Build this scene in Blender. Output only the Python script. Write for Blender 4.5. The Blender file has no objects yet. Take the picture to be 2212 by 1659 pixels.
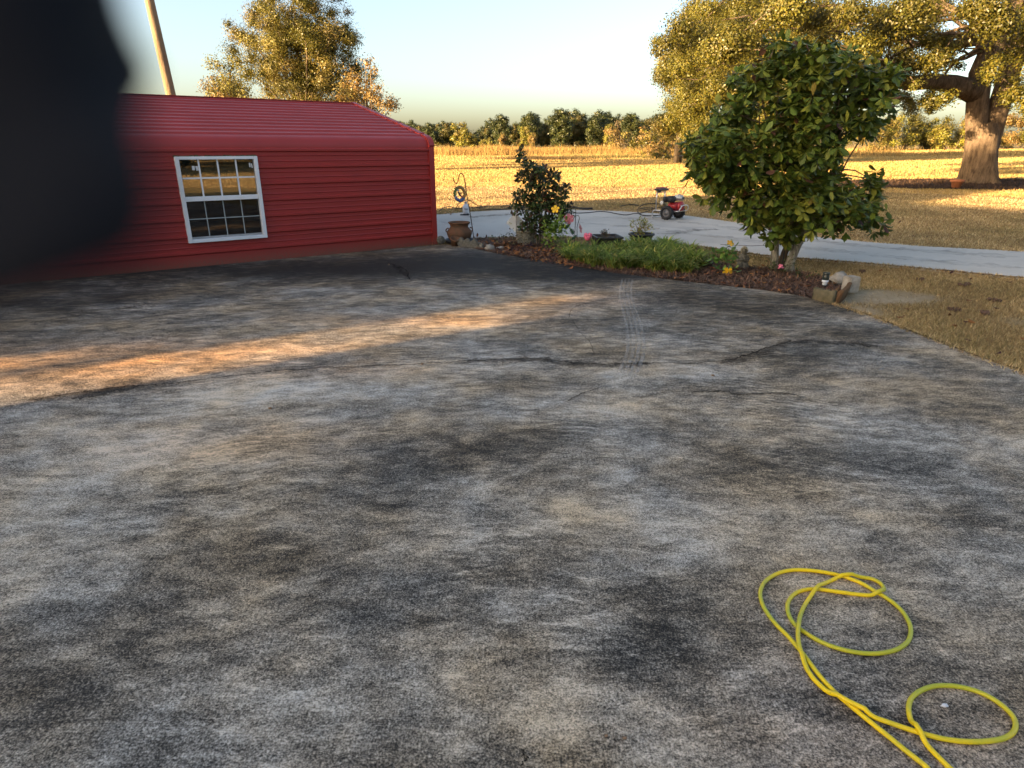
import bpy, bmesh, math, random
import numpy as np
from mathutils import Vector, Matrix, Euler, noise as mnoise
R = math.radians
random.seed(7); rng = np.random.default_rng(11)
scene = bpy.context.scene
COL = scene.collection

# ------------------------------------------------------------------ camera, sky, sun, exposure
FPX, CX, CY, PITCH, EYE = 1380.0, 1106.0, 829.5, R(20.337), 1.6
cd = bpy.data.cameras.new("camera"); cam = bpy.data.objects.new("camera", cd); COL.objects.link(cam)
cam.location = (0, 0, EYE); cam.rotation_euler = (R(90) - PITCH, 0, 0)
cd.sensor_width = 36; cd.lens = 36 * FPX / 2212; cd.clip_start = 0.004; cd.clip_end = 3000
cd.dof.use_dof = True; cd.dof.focus_distance = 4.5; cd.dof.aperture_fstop = 6.4
scene.camera = cam
SUN_AZ = R(32)            # light travels towards +x, a little towards +y
SUN_EL = R(8)
w = bpy.data.worlds.new("World"); scene.world = w; w.use_nodes = True
nt = w.node_tree; nt.nodes.clear()
sky = nt.nodes.new("ShaderNodeTexSky"); sky.sky_type = 'NISHITA'; sky.sun_disc = False
sky.sun_elevation = SUN_EL
_to = Vector((-math.cos(SUN_AZ), -math.sin(SUN_AZ)))
sky.sun_rotation = math.atan2(_to.x, _to.y)
sky.air_density = 0.8; sky.dust_density = 2.75; sky.ozone_density = 1.9
bg = nt.nodes.new("ShaderNodeBackground"); bg.inputs[1].default_value = 0.115
out = nt.nodes.new("ShaderNodeOutputWorld")
nt.links.new(sky.outputs[0], bg.inputs[0]); nt.links.new(bg.outputs[0], out.inputs[0])
ld = bpy.data.lights.new("sun", 'SUN'); ld.energy = 5.0; ld.angle = R(0.5); ld.color = (1.0, 0.80, 0.53)
sun = bpy.data.objects.new("sun", ld); COL.objects.link(sun)
travel = Vector((math.cos(SUN_AZ) * math.cos(SUN_EL), math.sin(SUN_AZ) * math.cos(SUN_EL), -math.sin(SUN_EL)))
sun.rotation_euler = travel.to_track_quat('-Z', 'Y').to_euler()
vs = scene.view_settings
vs.view_transform = 'Standard'; vs.look = 'None'; vs.gamma = 1; vs.use_curve_mapping = False
vs.exposure = 2.45
vs.use_white_balance = True; vs.white_balance_temperature = 8000; vs.white_balance_tint = 15

# ------------------------------------------------------------------ helpers
def ray(u, v):
    c, s = math.cos(PITCH), math.sin(PITCH)
    x, up = u - CX, CY - v
    return Vector((x, FPX * c + up * s, up * c - FPX * s))
def G(u, v, z=0.0):                       # point of the level z seen at (u, v) of the 2212 px wide photo
    r = ray(u, v); return Vector((0, 0, EYE)) + r * ((z - EYE) / r.z)
def at(u, v, Y):                          # point seen at (u, v) at forward distance Y
    r = ray(u, v); return Vector((0, 0, EYE)) + r * (Y / r.y)
def terrain(x, y):
    d = math.hypot(x, y)
    z = -0.03
    if d > 24: z += 0.0125 * (d - 24)
    z += 0.05 * math.sin(x * .11 + 1.3) * math.sin(y * .09) * min(1, max(0, (d - 14) / 20))
    return z
def terr_np(x, y):
    d = np.hypot(x, y)
    return -0.03 + 0.0125 * np.maximum(0, d - 24) + 0.05 * np.sin(x * .11 + 1.3) * np.sin(y * .09) * np.clip((d - 14) / 20, 0, 1)
def tag(o, label=None, cat=None, group=None, kind=None):
    if label: o['label'] = label
    if cat: o['category'] = cat
    if group: o['group'] = group
    if kind: o['kind'] = kind
    return o
def empty(name, loc, rz=0, label=None, cat=None, group=None):
    o = bpy.data.objects.new(name, None); COL.objects.link(o); o.empty_display_size = .1
    o.location = loc; o.rotation_euler = (0, 0, rz)
    return tag(o, label, cat, group)
def link(name, me, parent=None, m=None):
    if m and not me.materials: me.materials.append(m)
    o = bpy.data.objects.new(name, me); COL.objects.link(o)
    if parent: o.parent = parent
    return o
def copy_tree(o, parent=None):
    c = o.copy(); COL.objects.link(c)
    if parent: c.parent = parent
    for ch in list(o.children): copy_tree(ch, c)
    return c

class MB:
    """collects shapes; build() links them as one mesh object"""
    def __init__(s): s.v = []; s.f = []; s.mi = []
    def add(s, vs, fs, mi=0):
        b = len(s.v); s.v += [tuple(p) for p in vs]; s.f += [tuple(i + b for i in f) for f in fs]; s.mi += [mi] * len(fs)
        return s
    def box(s, c, size, rot=None, mi=0, bev=0):
        x, y, z = [k / 2 for k in size]
        if bev:
            bm = bmesh.new(); bmesh.ops.create_cube(bm, size=1)
            for q in bm.verts: q.co = Vector((q.co.x * size[0], q.co.y * size[1], q.co.z * size[2]))
            bmesh.ops.bevel(bm, geom=bm.edges[:], offset=bev, segments=2, affect='EDGES')
            bm.verts.index_update(); V = [q.co.copy() for q in bm.verts]; Fs = [[q.index for q in f.verts] for f in bm.faces]; bm.free()
        else:
            V = [Vector(p) for p in ((-x,-y,-z),(x,-y,-z),(x,y,-z),(-x,y,-z),(-x,-y,z),(x,-y,z),(x,y,z),(-x,y,z))]
            Fs = [(0,3,2,1),(4,5,6,7),(0,1,5,4),(1,2,6,5),(2,3,7,6),(3,0,4,7)]
        M = Euler(rot).to_matrix() if rot is not None else Matrix.Identity(3)
        return s.add([M @ p + Vector(c) for p in V], Fs, mi)
    def tube(s, pts, r, n=8, cap=True, mi=0, closed=False):
        pts = [Vector(p) for p in pts]; N = len(pts)
        rs = [r] * N if isinstance(r, (int, float)) else r
        V = []; up = None
        for i, p in enumerate(pts):
            if closed: t = pts[(i + 1) % N] - pts[i - 1]
            else: t = pts[min(i + 1, N - 1)] - pts[max(i - 1, 0)]
            if t.length < 1e-9: t = Vector((0, 0, 1))
            t.normalize()
            if up is None:
                up = Vector((0, 0, 1)) if abs(t.z) < .9 else Vector((1, 0, 0))
            a = t.cross(up)
            if a.length < 1e-4: a = t.cross(Vector((1, .3, 0)))
            a.normalize(); b = a.cross(t); up = b
            for k in range(n):
                an = 2 * math.pi * k / n
                V.append(p + (a * math.cos(an) + b * math.sin(an)) * rs[i])
        Fs = []
        for i in range(N if closed else N - 1):
            for k in range(n):
                a0, a1 = i * n + k, i * n + (k + 1) % n
                j = (i + 1) % N
                Fs.append((a0, a1, j * n + (k + 1) % n, j * n + k))
        if cap and not closed:
            Fs.append(tuple(reversed(range(n)))); Fs.append(tuple(range((N - 1) * n, N * n)))
        return s.add(V, [tuple(reversed(f)) for f in Fs], mi)
    def lathe(s, prof, c=(0, 0, 0), n=24, M=None, mi=0, wob=0, cap=True):
        V = []
        for j, (r, z) in enumerate(prof):
            for k in range(n):
                an = 2 * math.pi * k / n
                rr = r * (1 + wob * math.sin(an * 3 + j))
                V.append(Vector((rr * math.cos(an), rr * math.sin(an), z)))
        Fs = []
        for j in range(len(prof) - 1):
            for k in range(n):
                Fs.append((j * n + k, j * n + (k + 1) % n, (j + 1) * n + (k + 1) % n, (j + 1) * n + k))
        if cap and prof[0][0] > 1e-6: Fs.append(tuple(reversed(range(n))))
        if cap and prof[-1][0] > 1e-6: Fs.append(tuple(range((len(prof) - 1) * n, len(prof) * n)))
        M = M or Matrix.Identity(3)
        return s.add([M @ p + Vector(c) for p in V], Fs, mi)
    def ball(s, c, rad, n=12, m=8, M=None, jit=0, mi=0, seed=0):
        if isinstance(rad, (int, float)): rad = (rad,) * 3
        V = []; c = Vector(c)
        rs = random.Random(seed)
        off = Vector((rs.random() * 50, rs.random() * 50, rs.random() * 50))
        for j in range(m + 1):
            th = math.pi * j / m
            for k in range(n):
                ph = 2 * math.pi * k / n
                d = Vector((math.sin(th) * math.cos(ph), math.sin(th) * math.sin(ph), -math.cos(th)))
                q = 1 + (jit * mnoise.noise(d * 1.7 + off) if jit else 0)
                p = Vector((d.x * rad[0], d.y * rad[1], d.z * rad[2])) * q
                V.append((M @ p if M else p) + c)
        Fs = [(j * n + k, j * n + (k + 1) % n, (j + 1) * n + (k + 1) % n, (j + 1) * n + k) for j in range(m) for k in range(n)]
        return s.add(V, Fs, mi)
    def prism(s, poly, z0, z1, M=None, c=(0, 0, 0), mi=0):
        n = len(poly); V = [Vector((x, y, z0)) for x, y in poly] + [Vector((x, y, z1)) for x, y in poly]
        Fs = [tuple(reversed(range(n))), tuple(range(n, 2 * n))] + [(i, (i + 1) % n, n + (i + 1) % n, n + i) for i in range(n)]
        if M: V = [M @ p for p in V]
        return s.add([p + Vector(c) for p in V], Fs, mi)
    def build(s, name, m, parent=None, smooth=False, auto=None):
        me = bpy.data.meshes.new(name); me.from_pydata(s.v, [], s.f)
        for x in (m if isinstance(m, (list, tuple)) else [m]): me.materials.append(x)
        me.polygons.foreach_set('material_index', s.mi)
        bm = bmesh.new(); bm.from_mesh(me)
        bmesh.ops.remove_doubles(bm, verts=bm.verts, dist=1e-6)
        bmesh.ops.recalc_face_normals(bm, faces=bm.faces); bm.to_mesh(me); bm.free()
        if smooth:
            for p in me.polygons: p.use_smooth = True
            if auto: 
                try: me.set_sharp_from_angle(angle=R(auto))
                except Exception: pass
        return link(name, me, parent)

def mesh_np(name, V, loops, starts, totals, m, col=None, smooth=False):
    me = bpy.data.meshes.new(name)
    me.vertices.add(len(V)); me.vertices.foreach_set('co', np.asarray(V, np.float32).ravel())
    me.loops.add(len(loops)); me.loops.foreach_set('vertex_index', np.asarray(loops, np.int32))
    me.polygons.add(len(starts)); me.polygons.foreach_set('loop_start', np.asarray(starts, np.int32))
    try: me.polygons.foreach_set('loop_total', np.asarray(totals, np.int32))
    except Exception: pass
    if col is not None:
        a = me.color_attributes.new('Col', 'FLOAT_COLOR', 'POINT')
        c4 = np.ones((len(V), 4), np.float32); c4[:, :3] = col; a.data.foreach_set('color', c4.ravel())
    me.update(calc_edges=True); me.validate()
    if smooth: me.polygons.foreach_set('use_smooth', np.ones(len(starts), bool))
    me.materials.append(m)
    return me
def stamp(name, tv, tf, P, A, B, N, S, m, col):
    """copies of a small template (tv along A, B, N) at P with size S, one colour each -> one mesh"""
    tv = np.asarray(tv, float); K = len(tv); n = len(P)
    S = np.broadcast_to(np.asarray(S, float), (n,))
    V = (P[:, None, :] + S[:, None, None] * (tv[None, :, 0:1] * A[:, None] + tv[None, :, 1:2] * B[:, None] + tv[None, :, 2:3] * N[:, None])).reshape(-1, 3)
    lt = np.array([i for f in tf for i in f]); ln = np.array([len(f) for f in tf])
    loops = (lt[None] + (np.arange(n) * K)[:, None]).ravel()
    tot = np.tile(ln, n); starts = np.concatenate([[0], np.cumsum(tot)[:-1]])
    return mesh_np(name, V, loops, starts, tot, m, np.repeat(col, K, 0))
def unit(a): return a / np.maximum(1e-9, np.linalg.norm(a, axis=1, keepdims=True))
def rand_dirs(n): return unit(rng.normal(size=(n, 3)))
def frame_from(A, up=None):
    U = rand_dirs(len(A)) if up is None else up
    B = unit(np.cross(A, U)); N = np.cross(A, B); return B, N
LEAF = ([(0,0,0),(.28,.2,.03),(.65,.24,.02),(1,0,-.08),(.65,-.24,.02),(.28,-.2,.03),(.5,0,-.03)],
        [(0,1,6),(1,2,6),(2,3,6),(3,4,6),(4,5,6),(5,0,6)])
LEAFQ = ([(0,0,0),(.5,.27,.06),(1,0,-.05),(.5,-.27,.06)], [(0,1,2,3)])
TRI = ([(0,.06,0),(0,-.06,0),(1,0,.1)], [(0,1,2)])
def inpoly(x, y, poly):
    r = np.zeros(np.shape(x), bool); n = len(poly)
    for i in range(n):
        x0, y0 = poly[i][0], poly[i][1]; x1, y1 = poly[(i + 1) % n][0], poly[(i + 1) % n][1]
        if y0 == y1: continue
        r ^= ((y0 > y) != (y1 > y)) & (x < (x1 - x0) * (y - y0) / (y1 - y0) + x0)
    return r
def fnoise(x, y, s, seed=0):
    q = np.random.default_rng(seed); o = 0
    for k in range(5):
        a = q.uniform(0, 6.28); f = s * q.uniform(.6, 1.8); p = q.uniform(0, 6.28)
        o = o + np.sin((x * np.cos(a) + y * np.sin(a)) * f + p + 1.3 * np.sin((x * np.sin(a) - y * np.cos(a)) * f * .7 + p))
    return o / 3.0

# ------------------------------------------------------------------ materials
class NT:
    def __init__(s, name):
        s.m = bpy.data.materials.new(name); s.m.use_nodes = True; s.t = s.m.node_tree; s.t.nodes.clear()
        s.out = s.n('ShaderNodeOutputMaterial')
    def n(s, t, **k):
        x = s.t.nodes.new(t)
        for a, b in k.items(): setattr(x, a, b)
        return x
    def l(s, a, b): s.t.links.new(a, b)
    def co(s, scale=(1, 1, 1), rot=(0, 0, 0), obj=True):
        c = s.n('ShaderNodeTexCoord'); mp = s.n('ShaderNodeMapping'); mp.inputs['Scale'].default_value = scale; mp.inputs['Rotation'].default_value = rot
        s.l(c.outputs['Object'], mp.inputs[0]); return mp.outputs[0]
    def noise(s, vec, scale, detail=4, rough=.6, dist=0):
        x = s.n('ShaderNodeTexNoise'); x.inputs['Scale'].default_value = scale; x.inputs['Detail'].default_value = detail
        x.inputs['Roughness'].default_value = rough; x.inputs['Distortion'].default_value = dist
        if vec is not None: s.l(vec, x.inputs['Vector'])
        return x.outputs['Fac']
    def math(s, op, a, b=None, c=None):
        x = s.n('ShaderNodeMath', operation=op)
        for i, q in enumerate((a, b, c)):
            if q is None: continue
            if isinstance(q, (int, float)): x.inputs[i].default_value = q
            else: s.l(q, x.inputs[i])
        return x.outputs[0]
    def ramp(s, fac, stops, interp='LINEAR'):
        x = s.n('ShaderNodeValToRGB'); r = x.color_ramp; r.interpolation = interp
        while len(r.elements) < len(stops): r.elements.new(.5)
        for e, (p, c) in zip(r.elements, stops): e.position = p; e.color = (*c, 1) if len(c) == 3 else c
        s.l(fac, x.inputs[0]); return x.outputs[0]
    def rng(s, fac, a, b, c=0., d=1.):
        x = s.n('ShaderNodeMapRange'); s.l(fac, x.inputs[0])
        for i, q in zip((1, 2, 3, 4), (a, b, c, d)): x.inputs[i].default_value = q
        return x.outputs[0]
    def mix(s, fac, a, b, bt='MIX'):
        x = s.n('ShaderNodeMix', data_type='RGBA', blend_type=bt)
        for i, q in ((0, fac), (6, a), (7, b)):
            if isinstance(q, (int, float)): x.inputs[i].default_value = q
            elif isinstance(q, tuple): x.inputs[i].default_value = (*q, 1) if len(q) == 3 else q
            else: s.l(q, x.inputs[i])
        return x.outputs[2]
    def attr(s, name='Col'):
        return s.n('ShaderNodeAttribute', attribute_name=name).outputs['Color']
    def bump(s, h, strength=.3, dist=.02):
        b = s.n('ShaderNodeBump'); b.inputs['Strength'].default_value = strength; b.inputs['Distance'].default_value = dist
        s.l(h, b.inputs['Height']); return b.outputs[0]
    def bsdf(s, col, rough=.6, spec=.4, metal=0, normal=None, coat=0):
        p = s.n('ShaderNodeBsdfPrincipled')
        if isinstance(col, tuple): p.inputs['Base Color'].default_value = (*col, 1)
        else: s.l(col, p.inputs['Base Color'])
        if isinstance(rough, (int, float)): p.inputs['Roughness'].default_value = rough
        else: s.l(rough, p.inputs['Roughness'])
        p.inputs['Specular IOR Level'].default_value = spec; p.inputs['Metallic'].default_value = metal
        p.inputs['Coat Weight'].default_value = coat
        if normal is not None: s.l(normal, p.inputs['Normal'])
        return p.outputs[0]
    def done(s, sh): s.l(sh, s.out.inputs[0]); return s.m
def mat(name, a, b=None, scale=8, rough=.6, spec=.4, metal=0, bump=.15, dist=.01, coat=0, detail=5):
    t = NT(name); b = b or tuple(x * .75 for x in a)
    n = t.noise(t.co(), scale, detail)
    c = t.mix(t.rng(n, .3, .7), a, b)
    return t.done(t.bsdf(c, rough, spec, metal, t.bump(t.noise(t.co(), scale * 6, 3), bump, dist) if bump else None, coat))
def leafmat(name, trans=.3, rough=.45, spec=.4, gain=1.0):
    t = NT(name); c = t.attr()
    c2 = t.mix(1.0, c, t.ramp(t.noise(t.co(), 9, 2), [(.3, (.75,)*3), (.7, (1.2,)*3)]), 'MULTIPLY')
    a = t.bsdf(c2, rough, spec); tr = t.n('ShaderNodeBsdfTranslucent'); t.l(c2, tr.inputs[0])
    mx = t.n('ShaderNodeMixShader'); mx.inputs[0].default_value = trans; t.l(a, mx.inputs[1]); t.l(tr.outputs[0], mx.inputs[2])
    return t.done(mx.outputs[0])
M_ = {}
M_['leaf'] = leafmat('foliage'); M_['gloss_leaf'] = leafmat('glossy_foliage', .15, .5, .25)
M_['blade'] = leafmat('grass_blades', .35, .7, .15)
M_['litter'] = leafmat('litter', .05, .8, .2)
def bark(name, a, b, sc=6):
    t = NT(name); v = t.co((1, 1, .25)); n = t.noise(v, sc, 8, .7); n2 = t.noise(t.co(), sc * 4, 4)
    return t.done(t.bsdf(t.mix(t.rng(n, .35, .65), a, b), .9, .1, 0, t.bump(t.math('ADD', n, t.math('MULTIPLY', n2, .4)), .9, .05)))
M_['oak_bark'] = bark('oak_bark', (.055, .038, .026), (.19, .135, .09), 9)
M_['twig'] = bark('branch_bark', (.07, .05, .035), (.2, .15, .1), 6)
M_['lichen_bark'] = bark('lichen_bark', (.10, .085, .065), (.42, .41, .34), 22)
M_['pole_wood'] = bark('pole_wood', (.20, .14, .085), (.30, .22, .14), 5)
# ------------------------------------------------------------------ ground, slab, driveway, beds
SLAB_EDGE = [(930,530),(960,528),(1000,531),(1075,548),(1200,567),(1330,590),(1500,610),(1640,625),(1720,637),(1790,653),(1880,682),(1960,712),(2070,753),(2212,806),(2420,900)]
slab_poly = [G(*p) for p in SLAB_EDGE]
slab_poly = [(p.x, p.y) for p in slab_poly] + [(4.6, 1.5), (4.9, -4), (-9, -5), (-11.5, 4.3)]
DRV = [(900,466),(940,463),(1010,457),(1080,453),(1230,452),(1330,455),(1470,463),(1540,472),(1600,481),(1680,496),(1760,510),(1870,521),(2000,531),(2212,542),(2500,553),(2900,566)]
DRV_NEAR = [(2900,650),(2500,624),(2212,600),(2050,585),(1880,569),(1760,560),(1654,552),(1580,542),(1508,532),(1440,526),(1330,519),(1220,512),(1108,513),(1024,515),(900,520)]
drive_poly = [G(*p) for p in DRV + DRV_NEAR]; drive_poly = [(p.x, p.y) for p in drive_poly]
BED = [(1000,531),(1075,548),(1200,567),(1330,590),(1500,610),(1640,625),(1720,637),(1785,652),(1800,640),(1822,622),(1800,604),(1745,589),(1690,580),(1600,575),(1520,560),(1440,541),(1330,534),(1250,529),(1220,521),(1108,514),(1024,516),(985,512)]
bed_poly = [G(*p) for p in BED]; bed_poly = [(p.x, p.y) for p in bed_poly]
oak_c = (20.4, 29.3)
oakbed_poly = [(oak_c[0] + 7.2 * math.cos(a) + .3 * math.sin(5 * a), oak_c[1] - .6 + 3.4 * math.sin(a)) for a in [i * 2 * math.pi / 48 for i in range(48)]]

def slab_material():
    t = NT('weathered_concrete')
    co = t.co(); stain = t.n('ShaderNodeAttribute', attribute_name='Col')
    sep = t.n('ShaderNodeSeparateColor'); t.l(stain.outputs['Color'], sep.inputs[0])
    lay, rust = sep.outputs[0], sep.outputs[1]  # lightness layout and orange tint channels
    wv = t.n('ShaderNodeTexNoise'); wv.inputs['Scale'].default_value = 1.1; wv.inputs['Detail'].default_value = 4; t.l(co, wv.inputs['Vector'])
    vm = t.n('ShaderNodeVectorMath', operation='MULTIPLY_ADD'); t.l(wv.outputs['Color'], vm.inputs[0]); vm.inputs[1].default_value = (.30, .30, 0); t.l(co, vm.inputs[2])
    mp = t.n('ShaderNodeMapping'); mp.inputs['Rotation'].default_value = (0, 0, R(-62)); mp.inputs['Scale'].default_value = (.75, 1.3, 1); t.l(vm.outputs[0], mp.inputs[0])
    n1 = t.noise(mp.outputs[0], 1.7, 12, .72, 0)            # blotches
    mp2 = t.n('ShaderNodeMapping'); mp2.inputs['Rotation'].default_value = (0, 0, R(-62)); mp2.inputs['Scale'].default_value = (6, 15, 1); t.l(vm.outputs[0], mp2.inputs[0])
    n2 = t.noise(mp2.outputs[0], 1.0, 8, .75, 0)               # broom streaks
    mp3 = t.n('ShaderNodeMapping'); mp3.inputs['Rotation'].default_value = (0, 0, R(-64)); mp3.inputs['Scale'].default_value = (6, 30, 1); t.l(vm.outputs[0], mp3.inputs[0])
    n5 = t.noise(mp3.outputs[0], 1.0, 5, .65, .4)              # scrubbed white streaks
    n6 = t.noise(co, .8, 3, .6)
    mp4 = t.n('ShaderNodeMapping'); mp4.inputs['Rotation'].default_value = (0, 0, R(-64)); mp4.inputs['Scale'].default_value = (.8, 1.7, 1); t.l(vm.outputs[0], mp4.inputs[0])
    n7 = t.noise(mp4.outputs[0], 6.5, 7, .72)                  # hand-sized mottling
    wn = t.n('ShaderNodeTexWave', wave_type='RINGS', rings_direction='Z'); wn.inputs['Scale'].default_value = 5.5; wn.inputs['Distortion'].default_value = 9; wn.inputs['Detail'].default_value = 3; wn.inputs['Detail Scale'].default_value = .7; t.l(co, wn.inputs['Vector']); wav = wn.outputs['Fac']   # trowel arcs
    n3 = t.noise(co, 62, 6, .8)                                # grain
    n4 = t.noise(co, 150, 3, .7)
    vo = t.n('ShaderNodeTexVoronoi'); vo.inputs['Scale'].default_value = 95; t.l(co, vo.inputs['Vector'])
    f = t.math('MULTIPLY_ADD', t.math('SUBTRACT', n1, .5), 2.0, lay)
    f = t.math('MULTIPLY_ADD', t.math('SUBTRACT', n2, .5), 1.35, f)
    f = t.math('MULTIPLY_ADD', t.math('SUBTRACT', n3, .5), 2.7, f)
    f = t.math('MULTIPLY_ADD', t.math('SUBTRACT', n4, .5), 2.9, f)
    f = t.math('MULTIPLY_ADD', t.math('SUBTRACT', n7, .5), 1.7, f)
    f = t.math('ADD', f, t.math('MULTIPLY', t.rng(wav, .55, 1., 0, .22), t.rng(n6, .5, .62)))
    f = t.math('ADD', f, t.math('MULTIPLY', t.rng(n5, .55, .70, 0, .6), t.rng(n6, .42, .6)))
    f = t.math('MULTIPLY_ADD', t.math('SUBTRACT', f, .5), .66, .47)
    base = t.ramp(f, [(.0, (.013, .012, .011)), (.25, (.050, .045, .038)), (.45, (.145, .130, .110)), (.62, (.29, .262, .222)), (.8, (.46, .42, .36)), (1.0, (.70, .65, .57))])
    tint = t.noise(co, 1.1, 4, .6)
    base = t.mix(t.rng(tint, .38, .62, .1, .95), base, t.mix(1., base, (1.18, .94, .68), 'MULTIPLY'))
    base = t.mix(t.math('MULTIPLY', rust, t.rng(n1, .3, .7, .3, 1.)), base, t.mix(1., base, (1.5, .95, .55), 'MULTIPLY'))
    base = t.mix(t.rng(vo.outputs['Distance'], .0, .32, .5, 0.), base, t.mix(t.rng(n4, .35, .65), (.05, .045, .04), (.42, .38, .33)))
    h = t.math('ADD', t.math('MULTIPLY', n3, .5), t.math('ADD', n4, t.math('MULTIPLY', n2, .35)))
    return t.done(t.bsdf(base, .82, .25, 0, t.bump(h, .55, .012)))
def flat_poly(name, poly, z0, z1, m, cell=None, kind='structure', paint=None):
    bm = bmesh.new(); f = bm.faces.new([bm.verts.new((x, y, z1)) for x, y in poly])
    if f.normal.z < 0: f.normal_flip()
    f.normal_update()
    if f.normal.z < 0: f.normal_flip()
    e = bmesh.ops.extrude_face_region(bm, geom=bm.faces[:])
    top = [x for x in e['geom'] if isinstance(x, bmesh.types.BMVert)]
    low = [v for v in bm.verts if v not in set(top)]
    for v in low: v.co.z = z0
    if cell:
        xs = [p[0] for p in poly]; ys = [p[1] for p in poly]
        for ax, lo, hi in ((0, min(xs), max(xs)), (1, min(ys), max(ys))):
            k = math.ceil(lo / cell)
            while k * cell < hi:
                co = [0, 0, 0]; co[ax] = k * cell; no = [0, 0, 0]; no[ax] = 1
                bmesh.ops.bisect_plane(bm, geom=bm.verts[:] + bm.edges[:] + bm.faces[:], plane_co=co, plane_no=no); k += 1
    else: bmesh.ops.triangulate(bm, faces=[q for q in bm.faces if len(q.verts) > 4])
    bmesh.ops.recalc_face_normals(bm, faces=bm.faces)
    me = bpy.data.meshes.new(name); bm.to_mesh(me); bm.free()
    if paint is not None:
        n = len(me.vertices); P = np.empty(n * 3, np.float32); me.vertices.foreach_get('co', P); P = P.reshape(-1, 3)
        a = me.color_attributes.new('Col', 'FLOAT_COLOR', 'POINT'); c = np.ones((n, 4), np.float32); c[:, :3] = paint(P[:, 0], P[:, 1]); a.data.foreach_set('color', c.ravel())
    o = link(name, me, None, m); o['kind'] = kind; return o
# stains that stay on the concrete: (photo x, y, half width m, half depth m, lighter(+)/darker(-))
STAIN = [(1000,565,2.0,1.0,-.75),(600,585,2.6,.8,-.75),(1300,597,1.4,.5,-.35),(300,640,1.6,.8,-.25),(1250,590,1.0,.5,-.3),(1640,660,1.1,.55,-.42),(1500,640,.8,.4,-.2),(1850,720,.6,.4,-.30),
         (1250,640,.7,.22,.22),(1450,800,.7,.35,.2),(800,830,1.0,.4,.2),(560,840,.6,.35,.2),(430,920,.8,.4,.2),(250,980,.5,.35,.2),(700,690,.8,.35,.12),
         (930,990,.5,.35,-.28),(1180,960,.35,.25,-.18),(1130,830,.5,.25,-.15),(1600,990,.6,.3,-.12),(1350,900,.8,.3,.14),(1450,1130,.5,.22,.22),(1050,1080,.4,.2,.2),
         (1700,770,.5,.15,-.25),(250,835,.5,.12,-.45),(1400,1380,.28,.2,-.32),(1150,1210,.4,.2,-.10),(1000,1500,.4,.2,.16),(640,1200,.4,.2,-.16),(330,1300,.35,.2,-.2),
         (120,1130,.4,.3,.18),(520,1560,.35,.2,.15),(160,1500,.3,.2,-.12),(1850,1000,.6,.3,-.08),(2050,1080,.4,.3,-.08),(2100,950,.5,.2,.12),(1700,1150,.4,.25,.12),(1250,1560,.3,.15,.12),(1900,1560,.3,.2,-.15),(820,1420,.3,.2,-.12)]
RUST = [(100,790,1.3,.5,.8),(420,760,1.2,.35,.6),(900,690,1.2,.25,.5),(1300,650,.8,.22,.5),(700,800,.7,.2,.4),(1900,1600,.5,.3,.3),(500,950,.8,.3,.25)]  # orange tint spots, most in a band across the slab
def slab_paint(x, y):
    c = np.zeros((len(x), 3)); c[:, 0] = .63 + .05 * fnoise(x, y, 1.2, 3) - .012 * np.clip(y - 2, 0, 10)  # near end lightened against blocked sky light; far end darker as stained
    for L, ch in ((STAIN, 0), (RUST, 1)):
        for (u, v, rx, ry, a) in L:
            p = G(u, v); c[:, ch] += a * 1.15 * np.exp(-(((x - p.x) / rx) ** 2 + ((y - p.y) / ry) ** 2))
    return c
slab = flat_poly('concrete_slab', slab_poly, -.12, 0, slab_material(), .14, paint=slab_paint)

def drive_material():
    t = NT('pale_concrete'); co = t.co()
    n1 = t.noise(co, .5, 6, .6, .4); n2 = t.noise(t.co((1, 5, 1), (0, 0, R(20))), 2.2, 6, .7); n3 = t.noise(co, 90, 3, .7)
    c = t.ramp(t.math('MULTIPLY_ADD', t.math('SUBTRACT', n2, .5), .5, n1), [(.25, (.45, .405, .34)), (.5, (.575, .52, .44)), (.75, (.66, .60, .51))])
    c = t.mix(t.rng(n3, .3, .7, 0, .35), c, (.28, .27, .25))
    damp = t.noise(co, .9, 3, .5, 1.); c = t.mix(t.rng(damp, .64, .70, 0, .5), c, (.22, .205, .19))
    return t.done(t.bsdf(c, .85, .2, 0, t.bump(n3, .3, .005)))
flat_poly('driveway', drive_poly, -.12, -.006, drive_material())

def ground_material():
    t = NT('dry_lawn_ground'); co = t.co()
    n1 = t.noise(co, .18, 5, .6, .6); n2 = t.noise(co, 1.6, 6, .7); n3 = t.noise(co, 24, 5, .75)
    c = t.mix(t.rng(n2, .3, .7), (.32, .22, .095), (.52, .37, .16))
    c = t.mix(t.rng(n1, .45, .72, 0, .5), c, (.17, .15, .05))
    sep = t.n('ShaderNodeSeparateColor'); t.l(t.attr(), sep.inputs[0])
    c = t.mix(t.math('MULTIPLY', sep.outputs[0], t.rng(n2, .25, .6, .45, 1.)), c, t.mix(n3, (.72, .58, .41), (.55, .44, .30)))      # bare sand
    c = t.mix(t.math('MULTIPLY', sep.outputs[1], t.rng(n2, .3, .7, .4, 1.)), c, (.15, .085, .045))      # bare earth bank
    c = t.mix(t.rng(n3, .3, .75, .55, 0.), c, (.10, .07, .035))
    return t.done(t.bsdf(c, .95, .05, 0, t.bump(t.math('ADD', n3, n2), .9, .05)))
SANDS = [(1870,640,.6,.3,1.4),(1940,636,.4,.2,1.2),(1830,672,.4,.16,1.1),(1905,628,.35,.2,.9),(1830,662,.35,.15,.9),(2200,690,.2,.2,.7)]
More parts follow.
